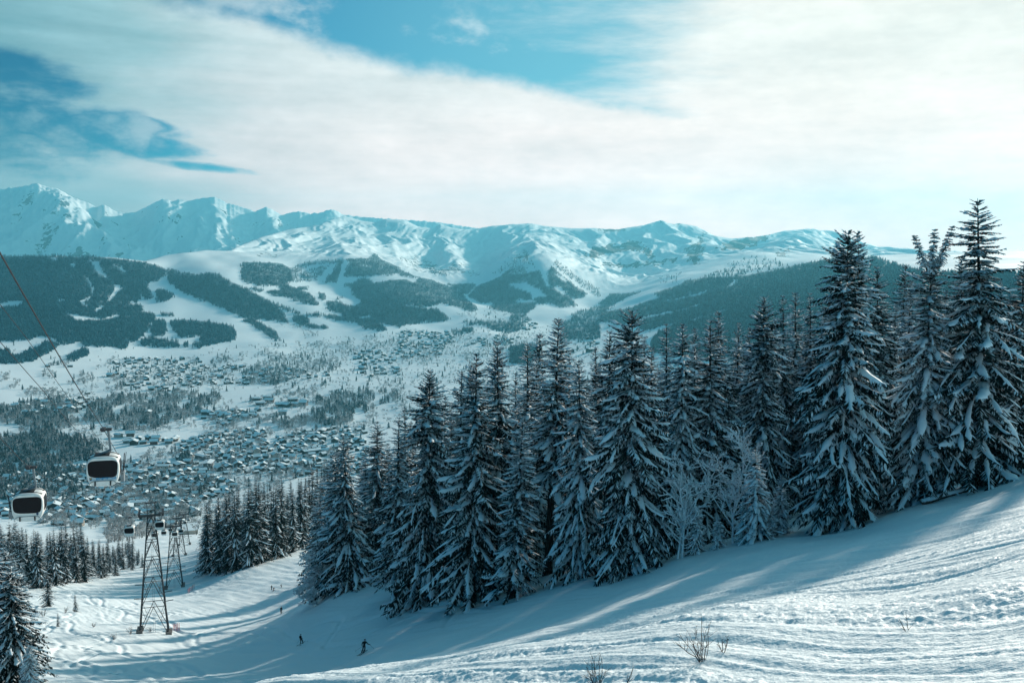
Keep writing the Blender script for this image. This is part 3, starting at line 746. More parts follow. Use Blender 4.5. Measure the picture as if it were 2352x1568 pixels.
front = [
 (P_MID, 0, 2255, 1113, 2270, 455, 'tallest snow-flecked spruce of the right edge, its pointed tip highest in the photo', 1.15),
 (P_FORK, 0, 2112, 1150, 2140, 518, 'spruce with a three-pronged forked top and thick snow on its boughs', 1.0, None, 0.1),
 (P_WIDE, 0, 1925, 1216, 1944, 530, 'widest grey-white spruce, bare thin tip, standing left of the forked-top spruce', .84),
 (P_WIDE, 1, 1742, 1190, 1757, 682, 'broad fine-branched spruce behind the frosted sapling, left of the widest spruce', .85, 128),
 (P_WIDE, 0, 1447, 1320, 1450, 712, 'broad spruce with sweeping fan-like boughs in the middle of the wood edge', .84),
 (P_MID, 2, 1337, 1326, 1336, 825, 'shorter spruce with long hanging snow pads beside the bare-trunked gap', 1.05),
 (P_NARROW, 0, 1178, 1374, 1192, 955, 'low slim spruce standing forward at the wood edge, right of a taller twin-row', 1.35),
 (P_MID, 1, 1085, 1384, 1098, 812, 'spruce with its foot nearest the fallen log at the wood edge', 1.0),
 (P_WIDE, 1, 972, 1378, 988, 850, 'broad white-streaked spruce third from the left end of the wood edge', .84),
 (P_NARROW, 1, 908, 1372, 916, 958, 'slim spruce with exposed lower trunk left of the broad white-streaked spruce', 1.35),
 (P_MID, 2, 765, 1358, 772, 1040, 'leftmost full spruce of the wood, above the frosted bush', 1.15),
 (P_MID, 0, 738, 1332, 742, 1098, 'short dark spruce on the outer left tip of the wood', 1.2),
 (P_MID, 1, 866, 1350, 868, 968, 'spruce with shaded bare trunks below, left part of the wood edge', 1.1, 205),
 (P_MID, 0, 806, 1352, 792, 1000, 'second spruce from the left end of the wood, fairly even cone', 1.15),
 (P_BARE, 0, 1258, 1303, 1275, 728, 'spruce on a bare dark trunk rising out of the shaded gap', 1.1, 132),
 (P_MID, 0, 1150, 1345, 1155, 780, 'tall spruce right behind the low slim one, snowy pointed top', .95, 136),
 (P_NARROW, 0, 1215, 1330, 1212, 785, 'slim spruce squeezed between the bare-trunked one and its left neighbour', 1.1, 145),
 (P_NARROW, 0, 1052, 1350, 1055, 850, 'thin spruce top showing just left of the log-side spruce', 1.15, 150),
 (P_MID, 1, 1395, 1300, 1400, 760, 'spruce half hidden behind the fan-boughed one, on its left', .9, 132),
 (P_MID, 2, 1560, 1262, 1562, 740, 'spruce directly behind the larger frosted bare tree', .95, 122),
 (P_NARROW, 1, 1532, 1250, 1530, 744, 'slim dark spruce right of the fan-boughed one', 1.1, 138),
 (P_NARROW, 0, 1590, 1240, 1588, 752, 'slim spruce of three close tops above the frosted bare tree, middle one', 1.0, 146),
 (P_MID, 1, 1628, 1240, 1632, 736, 'spruce just right of three close slim tops, drooping white pads', 1.0, 124),
 (P_MID, 0, 1652, 1230, 1655, 712, 'tallest spruce between the fan-boughed one and the broad fine-branched one', .9, 136),
 (P_NARROW, 1, 1800, 1190, 1800, 678, 'slim spruce, left of a close pair beyond the broad fine-branched one', 1.1, 146),
 (P_NARROW, 0, 1826, 1180, 1822, 670, 'slim spruce, right of a close pair beyond the broad fine-branched one', 1.1, 152),
 (P_NARROW, 1, 1862, 1180, 1862, 672, 'thin dark spruce touching the left boughs of the widest spruce', 1.0, 142),
 (P_MID, 2, 1984, 1180, 1972, 528, 'second thin tip rising just right of the widest spruce, standing behind it', .85, 126),
 (P_MID, 1, 2022, 1168, 2018, 612, 'lower spruce filling the gap between the widest and the forked-top spruce', .95, 128),
 (P_MID, 0, 2195, 1130, 2200, 585, 'dark spruce between the forked-top spruce and the tallest one', .9, 124),
 (P_MID, 1, 2335, 1092, 2350, 600, 'spruce at the right picture edge, behind the tallest one', 1.1, 128),
 (P_MID, 2, 2420, 1075, 2440, 560, 'spruce cut off by the right picture edge', 1.1, 112),
 (P_YOUNG, 0, 1742, 1240, 1742, 1030, 'young spruce bent under snow between the frosted sapling and the widest spruce', 1.1),
 (P_YOUNG, 0, 1650, 1262, 1646, 1180, 'tiny snow-buried spruce between the two frosted bare trees', 1.3),
 (P_YOUNG, 0, 1790, 1226, 1800, 1090, 'small spruce buried in snow at the left foot of the widest spruce', 1.2),
 (P_YOUNG, 0, 1500, 1300, 1496, 1205, 'snow-covered small spruce left of the larger frosted bare tree', 1.2),
 (P_YOUNG, 0, 1600, 1272, 1604, 1160, 'small snowy spruce directly right of the larger frosted bare tree', 1.2),
 (P_YOUNG, 0, 1712, 1244, 1710, 1130, 'small bushy spruce right behind the frosted sapling', 1.3),
 (P_YOUNG, 0, 2020, 1180, 2028, 1090, 'small snowy spruce at the right foot of the widest spruce', 1.2),
]
for f_ in front:
    pr, k, xb, yb, xt, yt, lb, wide = f_[:8]
    d = f_[8] if len(f_) > 8 else None; rz = f_[9] if len(f_) > 9 else None
    big(pr, k, xb, yb, xt, yt, lb, wide, d, rz)
# rows standing deeper in the wood: tops fill the gaps between the front ones
back = [(935, 930), (1000, 880), (1075, 832), (1130, 805), (1235, 762), (1312, 800), (1372, 790), (1480, 772), (1690, 735), (1780, 722), (1896, 655), (2070, 602), (2240, 600), (785, 1085), (835, 1022), (892, 1012), (940, 965), (1012, 905), (1035, 935), (1120, 870), (1180, 850), (1240, 812), (1300, 838), (1365, 830), (1422, 800), (1490, 790), (1510, 838),
        (1605, 802), (1690, 775), (1715, 745), (1775, 745), (1845, 760), (1895, 720), (2055, 690), (2085, 640), (2165, 660), (2235, 610), (2305, 640), (2370, 640)]
near_of = lambda x: min(front, key=lambda t: abs(t[4] - x))
allp = P_MID + P_NARROW + P_WIDE[1:]
back.sort()
for i, (xt, yt) in enumerate(back):
    d = float(np.interp(xt, [700, 1000, 1400, 2352], [235, 185, 160, 150])) * (1 + .10 * ((i * 7) % 5 - 2) / 2)
    a, s = ray(xt, yt)
    zb = hz(float(a) * d, d)
    n1 = sum(1 for x, _ in back[:i] if True) + 1
    o = plant('spruce_tree', allp[(i * 3) % len(allp)], (float(a) * d, d, zb - .3), float(s) * d - zb, 30., random.uniform(0, 6.28),
              'second-row spruce number %d from the left, showing between the front trees of the wood' % n1, 'spruce', G1, 1.0)
# far back filler so that no daylight shows between the stems
for i in range(37):
    xt = 720 + i * 47 + random.uniform(-20, 20)
    d = float(np.interp(xt, [700, 1000, 1400, 2352], [250, 215, 190, 178])) * random.uniform(.95, 1.15)
    a, s = ray(xt, 900)
    zb = hz(float(a) * d, d)
    ytop = float(np.interp(xt, [700, 850, 1000, 1200, 1500, 1800, 2100, 2400], [1150, 1060, 960, 880, 850, 790, 700, 680]))
    h = float(ray(xt, ytop)[1]) * d - zb
    plant('spruce_tree', allp[(i * 5 + 1) % len(allp)], (float(a) * d, d, zb - .3), h, 30., random.uniform(0, 6.28),
          'shaded spruce deep inside the wood, number %d from the left of the back row' % (i + 1), 'spruce', G1, 1.05)
# ------------------------------------------------------------------ where things show in the survey photograph -> ground positions
RUN = np.minimum.accumulate(PY, 0)          # what is not hidden by nearer ground
def pick(x, y):
    """ground points (X, Y, Z) seen at photo positions x, y (arrays) beyond the near run"""
    x = np.asarray(x, float); y = np.asarray(y, float)
    ci = np.clip(np.interp((x - CX) / F, aaf, np.arange(len(aaf))), 0, len(aaf) - 1)
    c = np.round(ci).astype(int); out = np.empty((len(x), 3)); ok = np.ones(len(x), bool)
    for i in range(len(x)):
        colr = RUN[:, c[i]]; k = np.searchsorted(-colr, -y[i])
        if k <= 0 or k >= len(colr): ok[i] = False; k = min(max(k, 1), len(colr) - 1)
        y0, y1 = colr[k - 1], colr[k]; t = 0 if y0 == y1 else (y0 - y[i]) / (y0 - y1)
        d = dsf[k - 1] + (dsf[k] - dsf[k - 1]) * t
        out[i] = (aaf[c[i]] * d, d, ZF[k - 1, c[i]] + (ZF[k, c[i]] - ZF[k - 1, c[i]]) * t)
    return out, ok
A1 = lambda p: z800(0, 950, p); A2 = lambda p: z800(800, 950, p); A3 = lambda p: z800(1600, 950, p)
A5 = lambda p: z800(0, 1350, p); A6 = lambda p: z800(800, 1350, p); A7 = lambda p: z800(0, 1750, p); A8 = lambda p: z800(700, 1700, p)
# (density, outline): later ones overrule earlier ones; density 0 is a clearing
FOREST = [
 (1, A1([(0,215),(250,190),(400,170),(620,190),(680,160),(850,190),(960,180),(1200,230),(1480,262),(1700,290),(1850,330),(1975,385),(1960,410),(1890,470),(1860,500),(1780,500),(1720,570),(1760,600),(1770,700),(1720,715),(1690,690),(1660,640),(1620,740),(1480,750),(1580,790),(1690,800),(1700,840),(1620,850),(1800,900),(1830,960),(1760,1000),(1740,1060),(1700,1120),(1600,1200),(1500,1220),(1450,1290),(1380,1300),(1340,1270),(1180,1270),(960,1260),(950,1210),(820,1240),(700,1235),(660,1190),(500,1140),(430,1150),(330,1190),(150,1200),(-3500,1190),(-3500,215)])),
 (0, A1([(1045,260),(1185,275),(1190,320),(1240,410),(1300,490),(1360,540),(1430,550),(1430,600),(1350,690),(1290,750),(1260,745),(1280,700),(1350,610),(1350,550),(1290,480),(1230,460),(1150,410),(1105,360),(1105,330)])),
 (0, A1([(1100,850),(1150,815),(1190,785),(1220,800),(1180,845),(1120,875)])),
 (0, A1([(970,430),(1030,450),(1080,540),(1115,600),(1085,660),(1070,560),(1015,480)])),
 (0, A1([(920,740),(1070,680),(1070,715),(985,750),(1035,815),(990,805)])), (0, A1([(815,300),(875,285),(885,355),(850,330)])),
 (0, A1([(1300,300),(1440,335),(1495,390),(1460,405),(1400,360)])), (0, A1([(-100,775),(150,735),(295,730),(230,795),(150,805),(60,805),(-100,850)])),
 (0, A1([(770,885),(900,895),(1000,915),(1120,935),(1200,945),(1380,895),(1400,920),(1330,945),(1150,965),(900,970),(840,930)])),
 (0, A1([(590,240),(660,215),(710,260),(650,265)])), (0, A1([(660,725),(760,715),(780,735),(690,745)])),
 (1, A1([(1835,615),(1930,610),(2000,650),(2045,690),(1990,720),(1900,745),(1845,740)])),
 (1, A1([(1975,420),(2000,370),(2060,375),(2100,405),(2250,420),(2352,440),(2352,715),(2280,690),(2200,650),(2130,620),(2050,550),(1990,520),(1965,480)])),
 (.6, A1([(1890,880),(1990,880),(2040,920),(1900,912)])), (.7, A1([(1580,800),(1640,795),(1700,820),(1690,842),(1590,838)])),
 (1, A1([(1760,1100),(1800,990),(1850,960),(1920,960),(1950,1040),(1930,1140),(1800,1150)])), (1, A1([(1990,970),(2150,960),(2352,985),(2352,1140),(2250,1150),(2100,1160),(2010,1030)])),
 (.8, A1([(1640,1200),(1750,1150),(1850,1190),(2080,1200),(2090,1280),(1900,1280),(1650,1260)])), (.7, A1([(2150,1240),(2210,1240),(2210,1280),(2150,1280)])), (.7, A1([(2260,1240),(2352,1230),(2352,1290),(2270,1290)])),
 (1, A1([(500,1230),(600,1210),(650,1240),(640,1290),(520,1350),(410,1410),(280,1460),(-3000,1480),(-3000,1410),(220,1390),(330,1310),(420,1300)])), (1, A1([(-100,1345),(60,1310),(110,1350),(100,1390),(-100,1390)])),
 (1, A1([(780,1380),(900,1340),(960,1290),(1030,1330),(1010,1370),(900,1410),(820,1440),(780,1430)])),
 (1, A2([(0,430),(110,410),(200,430),(320,500),(500,580),(700,680),(830,750),(950,850),(1030,970),(1020,1000),(880,960),(700,950),(600,940),(450,920),(440,880),(380,880),(300,830),(200,790),(80,740),(0,715)])),
 (1, A2([(500,290),(700,290),(950,300),(1080,370),(1090,440),(1100,510),(1000,530),(1100,590),(1270,570),(1260,600),(1200,620),(1300,660),(1380,760),(1370,790),(1250,760),(1000,690),(850,660),(780,640),(790,620),(950,620),(960,590),(900,560),(690,560),(680,535),(570,530),(490,460),(490,340)])),
 (.7, A2([(1080,350),(1200,300),(1400,260),(1690,250),(1690,275),(1600,290),(1390,300),(1250,340),(1180,390),(1080,440)])), (.55, A2([(1080,440),(1440,330),(1500,325),(1440,440),(1340,500),(1100,510)])),
 (1, A2([(1640,275),(1680,285),(1620,490),(1580,510),(1460,510),(1520,450),(1600,360)])),
 (1, A2([(1720,250),(1980,240),(2060,180),(2130,260),(2352,350),(2352,410),(2200,430),(1900,450),(1740,450),(1700,460),(1700,420),(1770,290)])), (.25, A2([(1900,320),(2010,330),(2000,350),(1920,340)])),
 (1, A2([(1710,540),(1840,520),(1860,480),(1960,480),(2050,530),(2200,510),(2352,490),(2352,1050),(2290,1030),(2080,980),(2040,940),(2200,1080),(2150,1085),(1950,1060),(1850,1000),(1700,970),(1480,940),(1450,910),(1560,900),(1700,930),(1680,890),(1500,840),(1500,740),(1620,750),(1740,800),(1830,800),(1890,760),(1890,720),(1820,690),(1780,670),(1800,650),(1770,570),(1710,570)])),
 (0, A2([(1870,920),(1980,910),(2010,940),(1880,945)])), (.8, A2([(840,755),(950,785),(1100,835),(1180,885),(1100,875),(950,825)])),
 (1, A2([(1090,910),(1220,910),(1270,950),(1280,1010),(1480,1040),(1490,1070),(1300,1050),(1190,1020),(1110,980)])), (.8, A2([(1260,880),(1460,890),(1460,910),(1350,920),(1260,905)])),
 (.8, A2([(600,570),(740,600),(740,630),(610,610)])), (1, A2([(1400,650),(1460,650),(1470,720),(1410,725)])), (1, A2([(500,960),(600,950),(750,1020),(890,1110),(930,1200),(880,1200),(760,1110),(600,1010)])),
 (1, A2([(0,980),(100,990),(280,1020),(380,1040),(420,1140),(400,1190),(250,1230),(150,1240),(0,1270)])), (.6, A2([(1620,690),(1690,700),(1690,715),(1620,715)])),
 (1, A3([(0,370),(100,420),(220,465),(350,490),(550,560),(700,620),(780,710),(900,820),(920,850),(800,850),(690,810),(560,780),(480,760),(370,800),(250,800),(90,780),(60,800),(300,830),(420,830),(510,880),(560,940),(540,970),(350,980),(120,1010),(0,1030)])),
 (0, A3([(0,445),(90,450),(210,470),(190,520),(120,520),(80,490),(0,490)])), (1, A3([(560,540),(760,540),(900,545),(860,590),(790,660),(700,640)])),
 (1, A3([(800,680),(940,550),(1060,510),(1200,440),(1260,380),(1400,330),(1480,400),(1560,400),(1640,380),(1660,460),(1720,560),(1800,600),(1900,650),(2000,700),(2060,770),(2080,800),(1850,800),(1810,770),(1650,770),(1600,770),(1600,800),(1530,850),(1480,890),(1340,880),(1200,860),(1060,810),(940,760)])),
 (0, A3([(1270,530),(1480,520),(1560,560),(1640,600),(1720,670),(1730,695),(1600,700),(1570,735),(1550,710),(1540,650),(1420,610),(1350,590)])), (0, A3([(1340,735),(1440,715),(1600,745),(1650,770),(1600,760),(1460,765),(1360,760)])), (0, A3([(950,770),(1070,750),(1120,760),(1060,800),(970,795)])),
 (.12, A3([(1270,430),(1300,395),(1400,350),(1480,400),(1560,395),(1480,425)])),
 (1, A3([(1740,400),(1790,330),(1850,400),(1980,500),(2060,570),(2160,620),(2190,680),(2060,710),(1990,690),(1930,640),(1850,560),(1770,580),(1740,500)])), (0, A3([(1815,410),(1900,445),(1975,510),(1940,515),(1850,455)])), (0, A3([(1840,550),(1920,600),(1985,690),(1900,655),(1850,600)])),
 (.5, A3([(1830,260),(1990,380),(2060,440),(2200,520),(2352,600),(2352,690),(2240,640),(2140,560),(2040,480),(1920,410),(1810,300)])), (.5, A3([(270,270),(350,320),(500,400),(580,440),(430,420),(340,380)])), (.2, A3([(1080,420),(1480,120),(1600,330),(1300,380)])),
 (.8, A3([(750,980),(900,960),(1000,970),(1160,980),(1260,970),(1300,900),(1480,890),(1520,960),(1480,990),(1470,1060),(1300,1110),(1150,1100),(1100,1080),(980,1020),(760,1020)])),
 (1, A3([(720,1060),(860,1050),(860,1110),(720,1115)])), (.8, A3([(600,1090),(720,1080),(750,1130),(650,1150)])),
 (.8, A3([(1860,1000),(2000,960),(2050,880),(2352,800),(2352,900),(2250,920),(2352,930),(2352,1170),(1950,1200),(1900,1080)])),
 (1, A3([(1280,1280),(1450,1260),(1640,1250),(1640,1470),(1300,1470)])),
 (1, z4([(0,850),(100,760),(250,760),(510,720),(350,760),(230,810),(60,900),(300,880),(560,800),(520,760),(600,720),(720,680),(800,640),(900,625),(1100,600),(1200,610),(1400,590),(1700,530),(1950,470),(2250,420),(2550,410),(2900,530),(3300,570),(5500,570),(5500,1411),(1500,1411),(480,1300),(470,1200),(540,1120),(700,1040),(500,1080),(420,1110),(330,1050),(0,1020)])),
 (0, z4([(60,910),(280,860),(420,770),(700,700),(800,650),(720,650),(520,690),(250,790),(240,805),(440,765),(520,780),(560,800),(400,850),(300,890),(150,915),(70,930)])),
 (0, z4([(565,828),(750,798),(1025,722),(965,768),(750,812),(620,834)])), (0, z4([(740,910),(960,848),(930,872),(780,918)])), (0, z4([(360,1000),(480,955),(740,908),(765,920),(500,980),(370,1010)])),
 (0, z4([(850,1002),(1100,928),(1185,895),(1175,932),(1000,973),(900,1010)])), (0, z4([(1185,700),(1255,632),(1295,630),(1235,697)])), (0, z4([(410,1120),(560,1065),(725,1025),(705,1048),(565,1112),(505,1165),(475,1250),(450,1310),(420,1200)])),
 (.35, z4([(930,600),(1060,560),(1200,520),(1400,540),(1350,580),(1200,610)])), (.12, z4([(1150,500),(1400,400),(1600,420),(1800,520),(1500,560),(1250,520)])), (.1, z4([(560,600),(750,560),(720,640),(560,660)])),
]
WOODS = [  # mixed valley woods: (density, share of frosted broadleaved trees, outline)
 (1, .35, A5([(-2500,1230),(150,1180),(400,1080),(560,1080),(640,1160),(820,1150),(1000,1210),(1150,1300),(1040,1440),(1000,1640),(960,1860),(700,1890),(450,1870),(150,1900),(-2500,1880)])),
 (1, .6, A5([(-2500,880),(100,800),(300,740),(700,700),(900,760),(1250,700),(1600,680),(1900,650),(2352,640),(2352,900),(2150,940),(1980,1000),(1850,1040),(1800,1130),(1600,1110),(1300,1080),(1200,1000),(850,1000),(820,1060),(650,1070),(500,1080),(300,1060),(150,1020),(-2500,1000)])),
 (1, .95, A5([(230,690),(310,600),(650,620),(700,680),(400,700)])), (1, .8, A5([(880,540),(930,420),(1060,420),(1060,510),(960,550)])), (.8, .95, A5([(1080,350),(1180,340),(1250,270),(1330,230),(1330,300),(1200,350),(1100,390)])),
 (.5, .8, A5([(1280,600),(1300,500),(1600,480),(1700,500),(1450,570),(1400,640)])), (.7, .8, A5([(450,450),(500,370),(600,300),(800,250),(820,300),(650,400),(640,470),(560,500)])), (.6, .9, A5([(50,600),(140,500),(240,520),(180,580),(80,620)])), (.8, 1., A5([(-60,440),(60,430),(90,500),(-60,540)])),
 (.8, .6, A6([(630,250),(1000,250),(1400,260),(1600,280),(1650,340),(1500,470),(1300,400),(900,580),(500,540),(460,420),(600,340)])),
 (1, .55, A6([(1300,700),(1500,660),(1800,640),(2352,640),(2352,730),(2080,800),(2000,860),(1900,960),(1700,1020),(1560,1040),(1400,1030),(1250,1000),(1300,800)])),
 (.9, .85, A6([(640,950),(860,920),(950,960),(1250,930),(1250,1040),(1000,1080),(680,1040)])), (.8, .85, A6([(850,640),(1200,640),(1400,640),(1280,700),(1000,700)])), (.9, .5, A6([(-50,700),(200,650),(230,740),(150,800),(-50,820)])),
 (.8, .75, A6([(50,260),(220,200),(420,260),(560,260),(400,310),(100,310)])), (.45, .7, A6([(750,170),(1040,170),(1300,180),(1400,260),(1100,270),(750,240)])), (.8, .8, A6([(1190,0),(1500,40),(1480,110),(1250,100)])),
 (.4, .9, A6([(1450,90),(1650,60),(2000,0),(2352,0),(2352,90),(2100,110),(1800,200),(1500,210)])), (.8, .95, A2([(920,1030),(1050,1020),(1200,1050),(1200,1070),(950,1060)])), (.8, .7, A2([(1190,1090),(1390,1120),(1390,1180),(1200,1170)])),
 (.45, .85, A3([(0,1090),(600,1100),(700,1150),(1000,1170),(1300,1120),(1500,1110),(1700,1150),(1700,1250),(1400,1300),(1250,1470),(0,1470)])), (.5, .8, A3([(640,880),(960,850),(1260,900),(1250,980),(760,960)])),
 (.07, .85, A7([(0,430),(150,420),(350,370),(700,350),(1350,340),(1550,280),(2000,300),(2352,220),(2352,700),(2250,800),(1850,860),(1200,990),(650,900),(0,960)])), (.07, .8, A8([(0,200),(560,60),(1000,40),(1500,60),(2200,0),(2200,560),(1500,600),(1000,560),(500,620),(300,880),(0,900)])),
 (.3, .8, A5([(1230,330),(1340,240),(2352,250),(2352,560),(2000,660),(1750,630),(1450,580),(1200,460)])), (.35, .8, A6([(0,340),(650,350),(1500,400),(750,560),(0,560)])), (.3, .8, A6([(0,880),(650,860),(650,960),(300,1060),(0,960)])),
 (.9, 1.2, A7([(1130,1180),(1180,1020),(1350,980),(1720,1010),(1760,1150),(1450,1200),(1200,1260)])), (.6, .95, A7([(1600,110),(1660,90),(1660,300),(1600,290)])), (1, .05, A7([(2010,290),(2040,220),(2190,210),(2200,310)])), (.6, .6, A7([(1750,560),(1800,480),(1990,460),(2000,560),(1850,600)])),
 (.8, .85, A7([(600,720),(800,640),(900,720),(780,860),(640,840)])),
]
WOODS.append((.3, 1.2, [(60,1120),(440,1120),(440,1228),(250,1228),(60,1205)]))
WOODS.append((.22, .85, [(150, 880), (330, 850), (520, 800), (900, 765), (1300, 742), (1500, 765), (1300, 900), (950, 960), (800, 1020), (700, 1090), (480, 1190), (0, 1195), (0, 1000)]))
WOODS.append((.42, .9, A6([(700,120),(1100,150),(1500,60),(2352,20),(2352,120),(1750,260),(1500,330),(1000,300),(600,260)])))
NOWOODS = [A5([(1250,1110),(1330,1130),(1800,1130),(2352,1070),(2352,1280),(1750,1300),(1600,1460),(1250,1480)]), A6([(230,650),(500,575),(850,590),(800,680),(300,760)]), A6([(1350,440),(1620,440),(1560,500),(1430,480)])]
bbx = lambda p: (min(q[0] for q in p), max(q[0] for q in p), min(q[1] for q in p), max(q[1] for q in p))
def area(p): return abs(sum(p[i - 1][0] * p[i][1] - p[i][0] * p[i - 1][1] for i in range(len(p)))) / 2
def scatter_in(poly, n):
    x0, x1, y0, y1 = bbx(poly); out = []
    A_ = area(poly); k = int(n * (x1 - x0) * (y1 - y0) / max(A_, 1)) + 1
    x = RNG.uniform(x0, x1, k); y = RNG.uniform(y0, y1, k); m = inpoly(x, y, poly)
    return x[m], y[m]

# ---- small trees for the distance: a few dozen faces each, jagged boughs, snow on the upper sides
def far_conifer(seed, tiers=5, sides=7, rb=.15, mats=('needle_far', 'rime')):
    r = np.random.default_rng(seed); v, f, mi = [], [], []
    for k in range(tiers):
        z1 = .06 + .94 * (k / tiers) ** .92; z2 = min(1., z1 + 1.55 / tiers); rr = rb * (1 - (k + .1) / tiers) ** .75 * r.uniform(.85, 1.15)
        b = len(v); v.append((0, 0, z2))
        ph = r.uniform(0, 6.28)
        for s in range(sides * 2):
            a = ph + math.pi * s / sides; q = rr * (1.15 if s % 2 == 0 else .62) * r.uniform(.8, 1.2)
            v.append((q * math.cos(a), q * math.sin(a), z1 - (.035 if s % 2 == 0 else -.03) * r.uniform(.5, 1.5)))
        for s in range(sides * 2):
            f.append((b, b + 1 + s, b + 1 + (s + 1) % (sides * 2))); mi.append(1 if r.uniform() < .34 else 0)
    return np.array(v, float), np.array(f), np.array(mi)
def far_frosted(seed, n=80, tall=False):
    r = np.random.default_rng(seed); v, f, mi = [], [], []
    lobes = [(r.normal(0, .13), r.normal(0, .13), r.uniform(.42, .8), r.uniform(.13, .24)) for _ in range(6)]
    for k in range(n):
        lx, ly, lz, lr = lobes[k % 6]
        d = r.normal(0, 1, 3); d /= np.linalg.norm(d); c = np.array([lx, ly, lz]) + d * lr * r.uniform(.45, 1.0) * np.array([1, 1, 1.05])
        e1 = r.normal(0, 1, 3); e1[2] = abs(e1[2]) + .6; e1 /= np.linalg.norm(e1); e2 = np.cross(e1, r.normal(0, 1, 3)); e2 /= np.linalg.norm(e2)
        s = r.uniform(.045, .10); b = len(v)
        v += [c - e2 * s * .5, c + e2 * s * .5, c + e1 * s * 1.5]; f.append((b, b + 1, b + 2)); mi.append(0 if r.uniform() < .66 else 1)
    for k in range(4):
        lx, ly, lz, lr = lobes[k]; b = len(v); w = .012
        v += [(-w, 0, 0), (w, 0, 0), (lx, ly, lz)]; f.append((b, b + 1, b + 2)); mi.append(1)
    return np.array(v, float), np.array(f), np.array(mi)
CON = [far_conifer(i, 5, 6, .13 + .02 * (i % 3)) for i in range(6)]
CONS = [far_conifer(20 + i, 4, 4, .15 + .02 * (i % 3)) for i in range(6)]
FRO = [far_frosted(40 + i) for i in range(6)]
def scatter_mesh(name, protos, mats, pts, hts, wide, rzs, idx):
    V, Fc, MI = [], [], []; n0 = 0
    for k, (pv, pf, pm) in enumerate(protos):
        s = np.where(idx == k)[0]
        if not len(s): continue
        c, sn = np.cos(rzs[s]), np.sin(rzs[s]); h = hts[s]; w = h * wide[s]
        x = (pv[None, :, 0] * c[:, None] - pv[None, :, 1] * sn[:, None]) * w[:, None] + pts[s, 0][:, None]
        y = (pv[None, :, 0] * sn[:, None] + pv[None, :, 1] * c[:, None]) * w[:, None] + pts[s, 1][:, None]
        z = pv[None, :, 2] * h[:, None] + pts[s, 2][:, None]
        V.append(np.stack([x, y, z], -1).reshape(-1, 3))
        Fc.append((pf[None] + (np.arange(len(s)) * len(pv))[:, None, None] + n0).reshape(-1, 3)); MI.append(np.tile(pm, len(s))); n0 += len(s) * len(pv)
    me = mesh_np(name, np.concatenate(V), np.concatenate(Fc), mats, np.concatenate(MI))
    return obj(name, me)

# ---- hillside forests
fx, fy, fp = [], [], []
allx = []
for w, poly in FOREST:
    if w == 0: continue
    x, y = scatter_in(poly, area(poly) * w * .30)
    fx.append(x); fy.append(y)
fx = np.concatenate(fx); fy = np.concatenate(fy)
dens = np.zeros(len(fx))
for w, poly in FOREST:
    m = inpoly(fx, fy, poly); dens[m] = w
jx = fx + RNG.normal(0, 1.6, len(fx)) + 5 * pnoise(fx / 14, fy / 9); jy = fy + RNG.normal(0, .9, len(fx)) + 3.0 + 3 * pnoise(fx / 12 + 9, fy / 12)
keep = dens > 0
for w, poly in FOREST:
    if w == 0: keep &= ~(inpoly(jx, jy - 3.5, poly) | inpoly(fx, fy, poly))
ptsF, ok = pick(jx[keep], jy[keep]); ptsF = ptsF[ok]
hF = RNG.uniform(11, 20, len(ptsF)) * np.interp(ptsF[:, 1], [2500, 6000, 8500], [1, 1, .8])
ptsF[:, 2] -= .4
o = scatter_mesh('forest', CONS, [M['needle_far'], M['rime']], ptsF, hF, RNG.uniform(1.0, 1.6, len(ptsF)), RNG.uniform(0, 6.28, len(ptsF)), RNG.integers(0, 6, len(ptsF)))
tag(o, kind='stuff'); print('forest', len(ptsF))

# undergrowth and litter, with the canopy's shade painted into the ground colour
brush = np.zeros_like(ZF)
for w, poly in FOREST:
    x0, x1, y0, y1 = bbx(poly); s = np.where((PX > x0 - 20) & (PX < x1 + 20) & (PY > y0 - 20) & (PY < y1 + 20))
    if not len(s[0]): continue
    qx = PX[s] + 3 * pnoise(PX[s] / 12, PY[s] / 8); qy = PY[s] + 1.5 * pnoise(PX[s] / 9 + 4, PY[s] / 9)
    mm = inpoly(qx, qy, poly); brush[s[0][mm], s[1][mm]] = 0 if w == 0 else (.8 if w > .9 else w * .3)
vertex_attr(bpy.data.objects['hills'].data, 'brush', brush.ravel())

